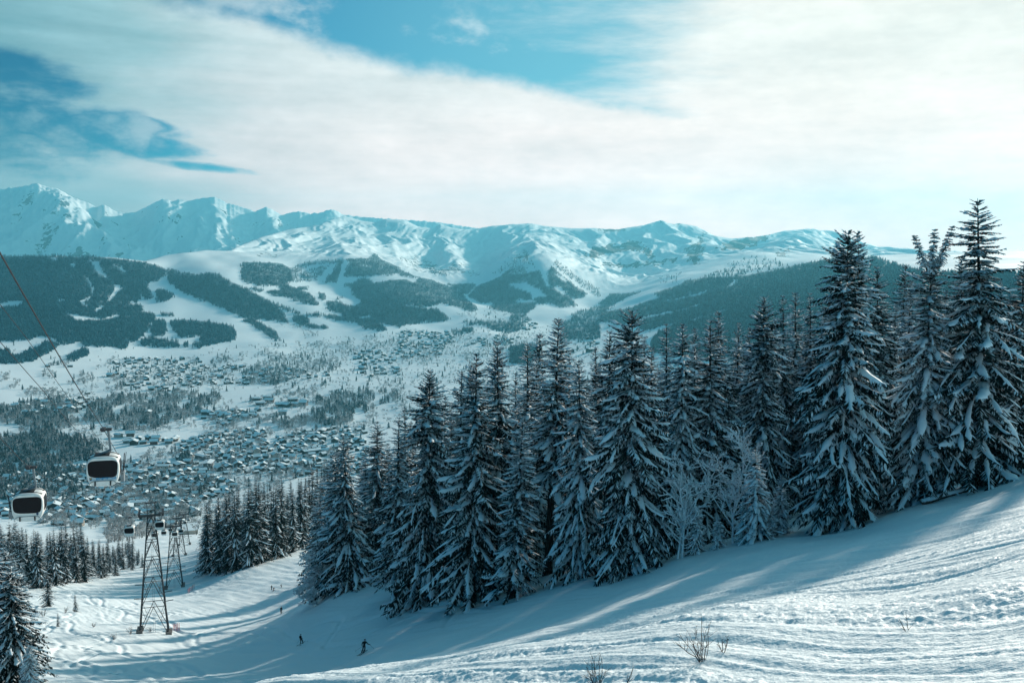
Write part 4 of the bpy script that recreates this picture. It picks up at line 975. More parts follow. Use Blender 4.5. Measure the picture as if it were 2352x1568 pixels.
# ---- houses of the valley
TOWN = [(34, 13, 'lower village', [(60,1150),(440,1140),(440,1222),(250,1226),(60,1200)]),  # (how many, mean width m, zone, outline)
 (270, 11., 'lower village', A7([(-60,430),(150,420),(350,370),(600,350),(700,350),(950,345),(1350,345),(1550,285),(1750,310),(2000,310),(2352,220),(2352,700),(2250,800),(2100,860),(1850,860),(1700,830),(1400,980),(1200,1000),(1100,970),(850,960),(700,900),(650,910),(-60,960)])),
 (300, 10.8, 'lower village', A8([(0,200),(130,150),(560,60),(1000,50),(1200,130),(1500,60),(2200,10),(2250,560),(1620,570),(1500,610),(1300,610),(1000,570),(650,560),(500,630),(640,720),(700,800),(300,880),(0,900)])),
 (130, 12.5, 'upper hamlet', A5([(1230,330),(1340,240),(1700,240),(2352,250),(2352,560),(2200,640),(2000,660),(1750,630),(1450,580),(1500,480),(1300,480),(1200,460),(1400,400)])),
 (34, 13, 'wooded hamlet', A5([(20,780),(150,720),(450,720),(720,730),(1000,650),(1200,680),(1280,770),(1200,890),(1000,830),(600,900),(150,920)])),
 (12, 13, 'field edge', A5([(1290,1150),(1400,1150),(1650,1190),(2300,1170),(2330,1270),(2000,1240),(1500,1270),(1290,1200)])),
 (66, 13, 'middle village', A6([(0,340),(350,320),(650,350),(1000,380),(1500,400),(1500,480),(750,540),(450,560),(0,560)])),
 (34, 13, 'middle village', A6([(0,880),(250,870),(650,860),(650,940),(400,960),(300,1060),(0,960)])),
 (66, 13, 'far village', A6([(1700,250),(1950,130),(2352,100),(2352,450),(2050,470),(1870,420),(1900,300)])),
 (120, 13, 'far village', A3([(0,1090),(600,1110),(640,1250),(500,1380),(0,1420)])), (30, 13, 'far village', A3([(800,1180),(1300,1150),(1500,1200),(1300,1260),(800,1280)])), (14, 13, 'far village', A3([(1450,970),(1650,980),(1600,1100),(1460,1090)])),
 (8, 13, 'far village', A3([(2150,1130),(2352,1150),(2340,1260),(2150,1250)])),
]
EXTRA = [(A6([(640,735)])[0], 26), (A6([(780,715)])[0], 26), (A6([(690,790)])[0], 26), (A6([(790,765)])[0], 22), (A6([(920,812)])[0], 20), (A6([(1000,815)])[0], 20), (A6([(1065,745)])[0], 26), (A6([(1210,755)])[0], 26), (A6([(1112,805)])[0], 20), (A6([(1200,798)])[0], 19), (A6([(950,900)])[0], 20),
         (A5([(1700,905)])[0], 22), (A5([(2165,565)])[0], 25), (A8([(275,395)])[0], 32), (A8([(345,480)])[0], 34), (A8([(1560,330)])[0], 30), (A8([(1700,85)])[0], 28), (A8([(1705,170)])[0], 32), (A8([(1220,500)])[0], 26), (A7([(1860,360)])[0], 24), (A7([(2060,340)])[0], 26), (A7([(1590,430)])[0], 26), (A7([(1430,840)])[0], 24), (A7([(1560,790)])[0], 26), (A7([(1000,820)])[0], 26),
         (A5([(1340,1170)])[0], 17), (A5([(1710,1200)])[0], 17), (A5([(1880,1215)])[0], 14), (A5([(535,345)])[0], 13), (A5([(800,345)])[0], 15), (A5([(1270,460)])[0], 20), (A3([(2250,1340)])[0], 45)]
HS = []
for (x, y), w in EXTRA:
    p_, ok = pick([x], [y])
    if ok[0]: HS.append((p_[0][0], p_[0][1], p_[0][2], float(w), 'lower village' if y > 960 else 'middle village'))
for n, w, zone, poly in TOWN:
    x, y = scatter_in(poly, n * 4); p_, ok = pick(x, y); c = 0
    for q in p_[ok]:
        ww = w * RNG.uniform(.75, 1.3)
        if c >= n: break
        if all((q[0] - h[0]) ** 2 + ((q[1] - h[1]) * .8) ** 2 > (.54 * (ww + h[3]) + 2.) ** 2 for h in HS):
            HS.append((q[0], q[1], q[2], ww, zone)); c += 1
print('houses', len(HS))
WALLC = [('dark timber', (.045, .034, .030)), ('brown timber', (.085, .050, .038)), ('reddish timber', (.13, .055, .045)), ('cream rendered', (.42, .38, .33)), ('grey', (.17, .17, .17)), ('dark timber', (.055, .045, .04))]
WALLM = [mat(n.replace(' ', '_') + '_wall', c, .85, .1, noise=(.5, .25)) for n, c in WALLC]
M['window'] = mat('dark_window', (.02, .025, .03), .25, .5); M['eaves'] = mat('timber_eaves', (.05, .036, .03), .85, .1)
def gable(L, Wd, h, rise, over, th, z0=0.0):
    """roof slab along x: returns verts, faces of a slab of thickness th on pitch"""
    xs_ = (-L / 2 - over, L / 2 + over); hw = Wd / 2 + over; drop = rise * (over / (Wd / 2))
    v = []
    for x in xs_: v += [(x, -hw, h - drop + z0), (x, 0, h + rise + z0), (x, hw, h - drop + z0), (x, -hw, h - drop + z0 + th), (x, 0, h + rise + z0 + th), (x, hw, h - drop + z0 + th)]
    f = [(0, 1, 7, 6), (1, 2, 8, 7), (3, 9, 10, 4), (4, 10, 11, 5), (0, 6, 9, 3), (2, 5, 11, 8), (0, 3, 4, 1), (1, 4, 5, 2), (6, 7, 10, 9), (7, 8, 11, 10)]
    return v, f
HP = []
for k in range(6):
    L = [1.0, 1.15, .95, 1.35, 1.1, 1.5][k]; Wd = [.85, .8, .95, .8, .9, .62][k]; h = [.42, .46, .5, .55, .44, .62][k]; rise = Wd / 2 * [.42, .38, .45, .36, .4, .3][k]
    b = MB(); b.add([(-L/2,-Wd/2,-.5),(L/2,-Wd/2,-.5),(L/2,Wd/2,-.5),(-L/2,Wd/2,-.5),(-L/2,-Wd/2,h),(L/2,-Wd/2,h),(L/2,Wd/2,h),(-L/2,Wd/2,h),(-L/2,0,h+rise),(L/2,0,h+rise)],
                    [(0,1,5,4),(2,3,7,6),(3,0,4,8,7),(1,2,6,9,5)])
    wall = bpy.data.meshes.new('chalet_wall'); wall.from_pydata(b.v, [], b.f); wall.update()
    v, f = gable(L, Wd, h, rise, .12, .03, .004); rf = bpy.data.meshes.new('chalet_roof'); rf.from_pydata(v, [], f); rf.materials.append(M['eaves']); rf.update()
    v, f = gable(L, Wd, h, rise, .105, .045, .036); sn = bpy.data.meshes.new('chalet_roof_snow'); sn.from_pydata(v, [], f); sn.materials.append(M['snow']); sn.update()
    ch = MB(); ch.box((L * .2, Wd * .12, h + rise + .06), (.07, .07, .2)); cm = bpy.data.meshes.new('chalet_chimney'); cm.from_pydata(ch.v, [], ch.f); cm.materials.append(M['concrete']); cm.update()
    win = []
    for row_ in ((.06, .19), (.27, .39)):
        for side in (-1, 1):
            for j in range(6):
                w_ = MB()
                if j < 3: w_.box((side * (L / 2 + .004), (j - 1) * Wd * .28, sum(row_) / 2), (.012, .11, row_[1] - row_[0]))
                else: w_.box(((j - 4) * L * .3, side * (Wd / 2 + .004), sum(row_) / 2), (.10, .012, row_[1] - row_[0]))
                m_ = bpy.data.meshes.new('window'); m_.from_pydata(w_.v, [], w_.f); m_.materials.append(M['window']); m_.update(); win.append(m_)
    bal = MB(); bal.box((L / 2 + .05, 0, .235), (.1, Wd * .92, .02)); bal.box((L / 2 + .095, 0, .275), (.012, Wd * .92, .06)); bm_ = bpy.data.meshes.new('balcony'); bm_.from_pydata(bal.v, [], bal.f); bm_.materials.append(M['eaves']); bm_.update()
    walls = []
    for wm in WALLM:
        w2 = wall.copy(); w2.materials.append(wm); walls.append(w2)
    HP.append((walls, rf, sn, cm, win, bm_, (L, Wd, h, rise)))
ORD = lambda n: '%d%s' % (n, 'th' if 10 <= n % 100 <= 20 else {1: 'st', 2: 'nd', 3: 'rd'}.get(n % 10, 'th'))
def rows_of(items, per=11):
    """items: (x, y, payload) -> (payload, place from left, row from the front)"""
    items = sorted(items, key=lambda t: -t[1]); out = []
    for r_ in range(0, len(items), per):
        for i, t in enumerate(sorted(items[r_:r_ + per], key=lambda t: t[0])): out.append((t[2], i + 1, r_ // per + 1))
    return out
hpx = []
for h in HS:
    x, y = proj(h[0], h[1], h[2]); hpx.append((float(x), float(y), h[3] / h[1]))
inview = [i for i in range(len(HS)) if -10 < hpx[i][0] < 2360]
order = sorted(inview, key=lambda i: -hpx[i][2])
solo = order[:296]; rest = order[296:]
zones = {}
for i in solo: zones.setdefault(HS[i][4], []).append((hpx[i][0], hpx[i][1], i))
rank = {i: n for n, i in enumerate(solo)}
for zn, its in zones.items():
    for i, pos, rw in rows_of(its):
        X_, Y_, Z_, w, _ = HS[i]
        k = 5 if w > 30 else (3 if w > 23 else int(RNG.integers(0, 5))); ci = int(RNG.choice([0, 0, 0, 1, 1, 2, 3, 4, 5]))
        if w > 30: ci = int(RNG.choice([0, 1, 4]))
        walls, rf, sn, cm, win, bm_, dim = HP[k]; sc = w / dim[0] if w < 18 else w / dim[0]
        yaw = float(RNG.choice([.25, .25, 1.75, -.9, 2.2]) + RNG.normal(0, .25)) + math.pi * int(RNG.integers(0, 2))
        zz = min(hz(X_ + a * w * .45, Y_ + b * w * .45) for a in (-1, 1) for b in (-1, 1)) if w < 30 else Z_ - 1
        e = empty('chalet' if w <= 26 else 'apartment_house', (X_, Y_, zz + .4), yaw, sc if w < 24 else (sc, sc, sc * .62))
        tag(e, '%s %s, %s from left, %s row up in the %s' % (WALLC[ci][0], 'chalet' if w <= 26 else 'long building', ORD(pos), ORD(rw), zn), 'house', 'houses of the %s' % zn)
        obj('wall', walls[ci], e); r_o = obj('roof', rf, e); obj('snow_cover', sn, r_o)
        if rank[i] < 170:
            obj('chimney', cm, r_o)
            if rank[i] < 70:
                for m_ in win: obj('window', m_, e)
            if ci != 4: obj('balcony', bm_, e)
# the rest of the houses, too far to count in the photo, as one mass
if rest:
    V, Fc, MI = [], [], []; n0 = 0
    for i in rest:
        X_, Y_, Z_, w, _ = HS[i]; k = int(RNG.integers(0, 5)); walls, rf, sn, *_x = HP[k]; sc = w / HP[k][6][0]
        yaw = float(RNG.uniform(0, 6.28)); c, s_ = math.cos(yaw) * sc, math.sin(yaw) * sc
        for mi_, me_ in ((0, walls[0]), (1, sn)):
            for v in me_.vertices: V.append((X_ + v.co.x * c - v.co.y * s_, Y_ + v.co.x * s_ + v.co.y * c, Z_ + v.co.z * sc))
            for p_ in me_.polygons: Fc.append([n0 + j for j in p_.vertices]); MI.append(mi_)
            n0 += len(me_.vertices)
    me = bpy.data.meshes.new('far_houses'); me.from_pydata(V, [], Fc); me.materials.append(WALLM[0]); me.materials.append(M['snow']); me.polygons.foreach_set('material_index', MI); me.update()
    tag(obj('far_houses', me), kind='stuff')

# ---- mixed woods of the valley floor
wx, wy, wf = [], [], []
for w, fr, poly in WOODS:
    x, y = scatter_in(poly, area(poly) * w * .088)
    wx.append(x); wy.append(y); wf.append(np.where(RNG.uniform(0, 1, len(x)) < np.clip(fr + .12 + .45 * pnoise(x / 22, y / 14 + fr), 0, 1), 1, 0))
wx = np.concatenate(wx); wy = np.concatenate(wy); wf = np.concatenate(wf)
m = (pnoise(wx / 40 + 3, wy / 22) > -.36)
for poly in NOWOODS: m &= ~inpoly(wx, wy, poly)
wx, wy, wf = wx[m], wy[m], wf[m]
# lone trees on the snowfields
lx = RNG.uniform(-20, 1500, 260); ly = RNG.uniform(770, 900, 260)
ptsW, ok = pick(np.concatenate([wx, lx]), np.concatenate([wy, ly])); wf = np.concatenate([wf, RNG.integers(0, 2, 260)])
ptsW, wf = ptsW[ok], wf[ok]
hx = np.array([(h[0], h[1], h[3]) for h in HS])
nearh = np.array([np.min(np.hypot(hx[:, 0] - p_[0], (hx[:, 1] - p_[1]) * .7) - hx[:, 2] * .55) for p_ in ptsW])
ptsW, wf = ptsW[nearh > 1.5], wf[nearh > 1.5]
hW = np.where(wf == 1, RNG.uniform(6, 14, len(wf)), RNG.uniform(9, 21, len(wf)))
ptsW[:, 2] -= .3
sz = hW / ptsW[:, 1]
pxw = proj(ptsW[:, 0], ptsW[:, 1], ptsW[:, 2])
vis = (pxw[0] > 0) & (pxw[0] < 2352) & ((pxw[0] < 700) | (pxw[1] < np.interp(pxw[0], [700, 1000, 1300, 1700, 2000], [1050, 850, 740, 690, 560])))
CONM, FROM = [], []
def split_proto(pv, pf, pm, name, mats):
    return mesh_np(name, pv, pf, mats, pm)
trk = MB(); trk.tube([(0, 0, -.03), (0, 0, .45)], [.022, .008], n=5, cap=False); tkm = bpy.data.meshes.new('far_trunk'); tkm.from_pydata(trk.v, [], trk.f); tkm.materials.append(M['bark']); tkm.update()
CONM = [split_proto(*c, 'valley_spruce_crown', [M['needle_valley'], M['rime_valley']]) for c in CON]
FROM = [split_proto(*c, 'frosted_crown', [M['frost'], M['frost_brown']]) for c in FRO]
taken = np.zeros(len(wf), bool)
for kind, meshes, nm, cat, grp, lim in ((0, CONM, 'valley_spruce', 'spruce', 'spruces of the valley woods', 150), (1, FROM, 'frosted_tree', 'tree', 'frosted broadleaved trees of the valley', 280)):
    c_ = np.where((wf == kind) & vis)[0]; c_ = c_[np.argsort(-sz[c_])][:lim]; taken[c_] = True
    for i, pos, rw in rows_of([(pxw[0][i], pxw[1][i], i) for i in c_], 14):
        h = float(hW[i]); wdt = float(RNG.uniform(1.15, 1.7) if kind == 0 else RNG.uniform(.8, 1.15))
        e = empty(nm, ptsW[i], float(RNG.uniform(0, 6.28)), (h * wdt, h * wdt, h))
        tag(e, ('dark snowy spruce' if kind == 0 else 'pale frosted bare tree') + ', %s from left, %s row up in the valley woods' % (ORD(pos), ORD(rw)), cat, grp)
        obj('crown', meshes[i % len(meshes)], e); obj('trunk', tkm, e)
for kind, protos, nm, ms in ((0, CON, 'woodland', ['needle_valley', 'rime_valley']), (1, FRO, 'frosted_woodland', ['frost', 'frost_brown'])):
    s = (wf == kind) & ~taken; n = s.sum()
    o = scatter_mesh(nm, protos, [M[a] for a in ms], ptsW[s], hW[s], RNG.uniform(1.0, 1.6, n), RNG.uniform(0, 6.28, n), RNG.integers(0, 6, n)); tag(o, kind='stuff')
print('woods', len(wf))
# ------------------------------------------------------------------ spruces at middle distance
MIDP = [spruce('mid_spruce_%s' % 'abcd'[i], 60 + i, 28, [5.4, 5.0, 4.6, 5.8][i], 36, 7, 8, .24, 1.15, .03, power=.62, padk=5, trunk_sides=5) for i in range(4)]
def mid_tree(xb, d, yt, label, group, k=None, wide=None, yb=None):
    if d is None: d = solve_d(xb, yb)
    a, s = ray(xb, yt); X_ = float(a) * d; zb = hz(X_, d)
    h = float(s) * d - zb
    plant('spruce_tree', MIDP[random.randrange(4) if k is None else k], (X_, d, zb - .2), h, 28., random.uniform(0, 6.28), label, 'spruce', group, wide or random.uniform(1.0, 1.35))
RAMP = lambda x, a: float(np.interp(x, [p[0] for p in a], [p[1] for p in a]))
P_DARK = [spruce('corner_spruce', 71, 30, 6.2, 56, 7, 18, .42, 1.2, .04, power=.55)]
# wood on the far side of the lower run, right of the lift towers
i = 0
for rowk, (n, dd) in enumerate(((11, 0), (11, 18), (10, 42), (10, 70), (9, 105), (8, 150))):
    for j in range(n):
        x = 462 + (705 - 462) * (j + .5) / n + random.uniform(-8, 8)
        yb = RAMP(x, [(460, 1296), (500, 1308), (560, 1304), (600, 1294), (640, 1278), (690, 1256), (720, 1245)])
        d = RAMP(x, [(460, 365), (560, 345), (640, 365), (700, 395)]) + dd
        yt = RAMP(x, [(455, 1160), (480, 1132), (520, 1120), (560, 1105), (600, 1096), (640, 1094), (690, 1092), (720, 1075)]) + random.uniform(-6, 34) + rowk * 2
        i += 1; mid_tree(x, d, yt, 'spruce %s from left in %s row of the dense clump right of the lift towers' % (ORD(j + 1), ORD(rowk + 1)), 'spruces right of the lift towers')
# trees joining that clump to the big wood
for j in range(9):
    x = 700 + j * 9; mid_tree(x, 470 + 20 * (j % 3), 1085 - j * 8 + random.uniform(-8, 14), 'hazy spruce %s from left between the dense clump and the big wood' % ORD(j + 1), 'spruces behind the gap of the run')
# wood below the gondolas on the left
k_ = 0
for rowk, (n, dd, lift) in enumerate(((14, -14, 12), (15, 2, 4), (15, 18, 2), (15, 38, 4), (13, 60, 6), (12, 90, 8))):
    for j in range(n):
        x = -12 + 345 * (j + .5) / n + random.uniform(-9, 9)
        d = RAMP(x, [(0, 318), (100, 330), (200, 372), (330, 440)]) + dd
        yt = RAMP(x, [(-20, 1190), (40, 1200), (90, 1212), (130, 1200), (180, 1195), (205, 1240), (240, 1238), (300, 1232), (335, 1248)]) + random.uniform(-10, 24) + lift
        mid_tree(x, d, yt, 'spruce %s from left in %s row of the dark wood under the gondola cabins' % (ORD(j + 1), ORD(rowk + 1)), 'spruces under the gondola cabins')
mid_tree(108, 262, 1304, 'lone small spruce on the sunny snow left of the nearest lift tower', 'young spruces on the left slope', 1, 1.5)
mid_tree(172, 250, 1362, 'tiny lone spruce halfway between the small lone spruce and the lift tower', 'young spruces on the left slope', 2, 1.5)
mid_tree(132, 215, 1405, 'tiniest spruce tuft in the brush below the lone small spruces', 'young spruces on the left slope', 2, 1.3)
# the two spruces at the left picture edge
for x, d, yt, lb, pr, k in ((22, 112, 1290, 'nearest spruce of the left edge with heavy white boughs, lower left corner', P_DARK, 0), (12, 172, 1258, 'taller spruce right behind the corner spruce at the left edge', P_DARK, 0), (42, 190, 1300, 'slim spruce to the right behind the corner spruce at the left edge', P_NARROW, 0), (-20, 150, 1235, 'spruce cut by the left edge behind the corner spruce', P_DARK, 0), (62, 106, 1475, 'low broad spruce at the right foot of the corner spruce', P_YOUNG, 0)):
    a, s = ray(x, yt); X_ = float(a) * d; zb = hz(X_, d)
    hp = 12. if pr is P_YOUNG else 30.
    plant('spruce_tree', pr[k % len(pr)], (X_, d, zb - .3), float(s) * d - zb, hp, random.uniform(0, 6.28), lb, 'spruce', 'spruces at the left edge', 1.6)

# ------------------------------------------------------------------ frosted bare trees and brush
def branches(seed, h, spread, depth, n0, taper=.62, up=.55, fan=5, rmin=.0):
    r = random.Random(seed); b = MB(); tw = MB()
    def grow(p, d, ln, rad, lev):
        pts = [p]; q = p; dd = d.copy(); k = 4 if lev < 2 else 3
        for i in range(k):
            dd = (dd + Vector((r.gauss(0, .16), r.gauss(0, .16), r.gauss(0, .10) + (.06 if lev else 0)))).normalized(); q = q + dd * ln / k; pts.append(q)
        (b if lev == 0 else tw).tube(pts, [rad * (1 - .6 * i / k) for i in range(k + 1)], n=5 if lev < 2 else 3, cap=False)
        if lev >= depth: return
        m = fan if lev else n0
        for i in range(m):
            t = r.uniform(.10 if lev == 0 else .25, 1.0); a = t * k; j = min(int(a), k - 1); s = pts[j].lerp(pts[j + 1], a - j)
            ax = r.uniform(0, 6.283); side = Vector((math.cos(ax), math.sin(ax), 0)); perp = (side - dd * side.dot(dd)).normalized()
            nd = (dd * r.uniform(.35, .8) + perp * spread * r.uniform(.6, 1.2) + Vector((0, 0, up * r.uniform(-.3, .6)))).normalized()
            grow(s, nd, ln * taper * r.uniform(.6, 1.1) * (1.15 - .55 * t if lev == 0 else 1), max(rad * .5, rmin), lev + 1)
    return b, tw, grow
def frosted(x, y, ytop, seed, label, lean=0, stems=1, fan=5, spread=.8):
    d = solve_d(x, y); a, _ = ray(x, y); X_ = float(a) * d; zb = hz(X_, d); h = float(ray(x, ytop)[1]) * d - zb
    e = empty('frosted_tree', (X_, d, zb - .1)); tag(e, label, 'tree', 'frosted bare trees at the wood edge')
    b, tw, grow = branches(seed, h, spread, 3, 30, fan=fan, taper=.42, rmin=.075)
    for s in range(stems):
        grow(Vector((s * .5, 0, 0)), Vector((lean + (.22 * s), .05, 1)).normalized(), h * (1 - .12 * s), .045 + .008 * h, 0)
    b.build('trunk', M['snow_bark'], e, True); tw.build('branches', M['tree_snow_rime'], e)
M['tree_snow_rime'] = snowtop('rimed_branches', (.06, .06, .065), -.8, -.35)
frosted(1556, 1284, 1052, 3, 'larger frosted bare tree with spreading white branches before the dark wood', .16, 2, 4, .95)
frosted(1683, 1250, 1016, 8, 'narrower frosted sapling standing right of the larger frosted bare tree', .02, 1, 5, .7)
frosted(1750, 1238, 1150, 12, 'low frosted shrub arching over the snow at the foot of the young bent spruce', .4, 2, 6, 1.1)
frosted(742, 1372, 1270, 15, 'fuzzy frosted bush at the left foot of the wood, just above the run', -.3, 3, 7, 1.2)
frosted(722, 1392, 1340, 17, 'low frosted bush trailing down-slope from the larger frosted bush', -.6, 2, 7, 1.2)
def twigs(name, x, y, d, h, seed, label, group, n=7, mt='twig', depth=2, lean=0., berries=0, spread=.5, rad=.012):
    if d is None: d = solve_d(x, y)
    a, _ = ray(x, y); X_ = float(a) * d; zb = hz(X_, d)
    e = empty(name, (X_, d, zb - .05)); tag(e, label, 'shrub', group)
    b, tw, grow = branches(seed, h, spread, depth, 4, fan=3, taper=.5); r = random.Random(seed)
    for i in range(n):
        ang = r.uniform(0, 6.28); t = r.uniform(.05, .45)
        grow(Vector((math.cos(ang), math.sin(ang), 0)) * .06 * h, Vector((math.cos(ang) * t + lean, math.sin(ang) * t, 1)).normalized(), h * r.uniform(.55, 1.0), rad * r.uniform(.7, 1.2), 0)
    b.build('stems', M[mt], e); tw.build('side_twigs', M[mt], e)
    if berries:
        tips = [Vector(v) for v in random.Random(1).sample(tw.v, min(berries, len(tw.v)))]
        for tp in tips:
            bb = MB(); bb.tube([tp - Vector((0, 0, .035)), tp - Vector((0, 0, .012)), tp + Vector((0, 0, .012)), tp + Vector((0, 0, .035))], [.006, .026, .026, .006], n=6); bb.build('rose_hip', M['berry'], e, True)
GS = 'bare shrubs poking out of the near snow'
twigs('bare_shrub', 1612, 1522, None, 1.15, 5, 'largest bare brown shrub with a long left-leaning stem in the churned snow', GS, 9, lean=-.25, spread=.6)
twigs('bare_shrub', 1660, 1500, None, .55, 6, 'small bare brown twigs just right of the largest bare shrub', GS, 4)
twigs('bare_shrub', 1372, 1580, None, 1.0, 7, 'bare brown shrub at the bottom edge, left of the largest bare shrub', GS, 9, spread=.55)
twigs('bare_shrub', 1438, 1585, None, .95, 8, 'single bare stalk at the bottom edge between the two bigger shrubs', GS, 1, lean=.2)
twigs('bare_shrub', 2085, 1447, None, .62, 9, 'thin dry stalk leaning left in the smooth snow at lower right', GS, 2, lean=-.45)
GR = 'reddish rose-hip shrubs in the lower left'
twigs('rose_hip_shrub', 88, 1590, 60, 2.6, 11, 'reddish rose-hip shrub in front of the corner spruce', GR, 6, 'twig_red', 2, .1, 10)
twigs('rose_hip_shrub', 150, 1580, 60, 1.2, 12, 'sparse rose-hip shrub right of the larger rose-hip shrub, bottom left', GR, 5, 'twig_red', 2, .2, 8)
twigs('rose_hip_shrub', 412, 1580, 70, .9, 13, 'rose-hip tuft at the bottom edge below the lift tower', GR, 5, 'twig_red', 2, .1, 6)
twigs('rose_hip_shrub', 512, 1578, 72, .8, 14, 'rose-hip tuft at the bottom edge, right of the other tuft', GR, 4, 'twig_red', 2, .1, 4)
GB = 'brown brush on the left slope'
for n_, (x, y, h, lb) in enumerate(((100, 1418, 2.6, 'brown brush below the lone small spruces, left slope'), (150, 1408, 2.0, 'brown brush beside the tiniest spruce tuft'), (215, 1440, 1.4, 'faint brush on the tracked slope left of the lift tower'), (262, 1468, 1.6, 'brush on the bank just left of the lift tower feet'), (300, 1458, 1.8, 'brush clump close to the left foot of the lift tower'), (345, 1452, 1.6, 'dark brush between the feet of the lift tower'), (70, 1440, 1.6, 'brush by the corner spruce on the left slope'))):
    twigs('brush_shrub', x, y, None, h, 30 + n_, lb, GB, 12, 'twig', 2, .1, 0, .9, .02)

# ------------------------------------------------------------------ fallen logs and a bit of rail in the wood edge
def log(x, y, x2, y2, rad, label, lift=.25):
    p = []
    for xx, yy in ((x, y), (x2, y2)):
        d = solve_d(xx, yy); a, _ = ray(xx, yy); p.append(Vector((float(a) * d, d, hz(float(a) * d, d) + lift)))
    b = MB(); m_ = (p[0] + p[1]) / 2 + Vector((0, 0, .08)); b.tube([p[0] - m_, Vector((0, 0, 0)), p[1] - m_], [rad, rad * .85, rad * .6], n=9)
    o = b.build('fallen_log', M['log'], None, True); o.location = m_; tag(o, label, 'log', 'fallen trunks along the wood edge')
log(1000, 1382, 1052, 1366, .28, 'snow-covered fallen trunk at the foot of the log-side spruce')
log(2118, 1160, 2225, 1128, .34, 'long snow-covered fallen trunk below the forked-top spruce')
log(2130, 1128, 2175, 1116, .14, 'thin dark rail-like pole lying above the long fallen trunk', .6)
log(1745, 1226, 1800, 1236, .16, 'bent snowy branch lying by the young bent spruce', .5)
# ------------------------------------------------------------------ gondola lift
def smooth_line(p, q, sag, n=24):
    p, q = Vector(p), Vector(q); return [p.lerp(q, t / n) - Vector((0, 0, sag * 4 * (t / n) * (1 - t / n))) for t in range(n + 1)]
T1 = Vector((pt(355, 1452, 214).x, 214, 0)); T1.z = hz(T1.x, T1.y)
T2 = Vector((pt(401, 1350, 345).x, 345, 0)); T2.z = hz(T2.x, T2.y)
T3 = Vector((pt(412, 1277, 480).x, 480, 0)); T3.z = hz(T3.x, T3.y)
T4 = Vector((pt(424, 1262, 560).x, 560, 0)); T4.z = hz(T4.x, T4.y)
ST = Vector((pt(432, 1205, 900).x, 900, 0)); ST.z = float(pt(432, 1205, 900).z)
def tower(base, hgt, wb, wt, yaw, label, arm=2.4, panels=5, name='lift_tower'):
    e = empty(name, base, yaw); tag(e, label, 'lift tower', 'lattice towers of the gondola lift')
    hb = hgt - 1.6; s = lambda t: (wb * (1 - t) + wt * t) / 2
    lv = [0.]; 
    for k in range(panels): lv.append(lv[-1] + (.27 - .035 * k))
    lv = [v / lv[-1] for v in lv]
    for sx in (-1, 1):
        for sy in (-1, 1):
            b = MB(); foot = (sx * s(0) * 1.0, sy * s(0) * .85)
            g = hz(*(Vector((base.x, base.y)) + Vector((foot[0] * math.cos(yaw) - foot[1] * math.sin(yaw), foot[0] * math.sin(yaw) + foot[1] * math.cos(yaw))))) - base.z
            b.tube([(foot[0], foot[1], g - .5), (sx * s(1), sy * s(1) * .85, hb)], [.17, .12], n=5); b.build('leg', M['steel'], e)
            c = MB(); c.box((foot[0], foot[1], g + .1), (1.3, 1.3, 1.2)); c.build('footing', M['concrete'], e)
    br = MB(); hz_ = br
    for k in range(panels):
        a, c = lv[k], lv[k + 1]; za, zc = a * hb, c * hb
        P_ = lambda sx, sy, t: Vector((sx * s(t), sy * s(t) * .85, t * hb))
        for (u, v) in (((-1, -1), (1, -1)), ((1, -1), (1, 1)), ((1, 1), (-1, 1)), ((-1, 1), (-1, -1))):
            mid = (P_(*u, c) + P_(*v, c)) / 2
            hz_.tube([P_(*u, c), P_(*v, c)], .075, n=4)
            for w in (u, v):
                br.tube([P_(*w, a), mid], .07, n=4)
                q = P_(*w, a).lerp(mid, .52); lg = P_(*w, a + (c - a) * .52); br.tube([q, lg], .045, n=4); br.tube([q, P_(*w, a + (c - a) * .98)], .04, n=4)
    br.build('bracing', M['steel'], e); 
    ld = MB()
    for sx in (-.2, .2): ld.tube([(sx, -.1, 0), (sx, -.1, hb)], .028, n=4)
    for k in range(int(hb / .55)): ld.tube([(-.2, -.1, .4 + k * .55), (.2, -.1, .4 + k * .55)], .02, n=3)
    ld.build('ladder', M['steel_lt'], e)
    for sx, z in ((-1, hb * .30), (1, hb * .34), (-1, hb * .42), (1, hb * .26)):
        b = MB(); t = z / hb; b.tube([(sx * s(t), 0, z), (sx * (s(t) + 1.7), 0, z + .15)], .09, n=4); b.build('side_arm', M['steel'], e)
    hd = MB(); hd.box((0, 0, hgt - 1.3), (2 * arm + .5, .45, .5)); hd.box((0, 0, hgt - .2), (wt * 1.2, .3, .18)); hd.tube([(-wt * .5, 0, hgt - 1.3), (-wt * .55, 0, hgt + 1.5)], .09, n=4); hd.tube([(wt * .5, 0, hgt - 1.3), (wt * .55, 0, hgt + 1.5)], .09, n=4)
    hd.box((0, 0, hgt + 1.5), (wt * 1.6, .25, .2)); hd.build('cross_arm', M['steel'], e)
    for sx in (-1, 1):
        b = MB(); b.box((sx * arm, 0, hgt - .85), (.22, 4.2, .3)); b.box((sx * arm, 0, hgt - .45), (.5, 4.6, .06)); b.build('sheave_assembly', M['steel'], e)
        w = MB()
        for k in range(6):
            y = -1.75 + k * .7; w.tube([(sx * arm + .1, y, hgt - .62), (sx * arm + .22, y, hgt - .62)], .27, n=10)
        w.build('sheave_wheels', M['cabin_dark'], e)
    return e
def yaw_of(a, b):
    d = b - a; return math.atan2(-d.x, d.y)
ARM = 2.4
y1 = yaw_of(T1, T2) * .5 + yaw_of(Vector((-23.4, 57, 0)), T1) * .5
tower(T1, 27.5, 6.0, 1.5, y1, 'nearest dark lattice lift tower standing on the left slope', ARM, 6)
tower(T2, 23.5, 5.8, 1.6, yaw_of(T1, T3), 'second lattice lift tower, behind the nearest one and a little right', ARM, 5)
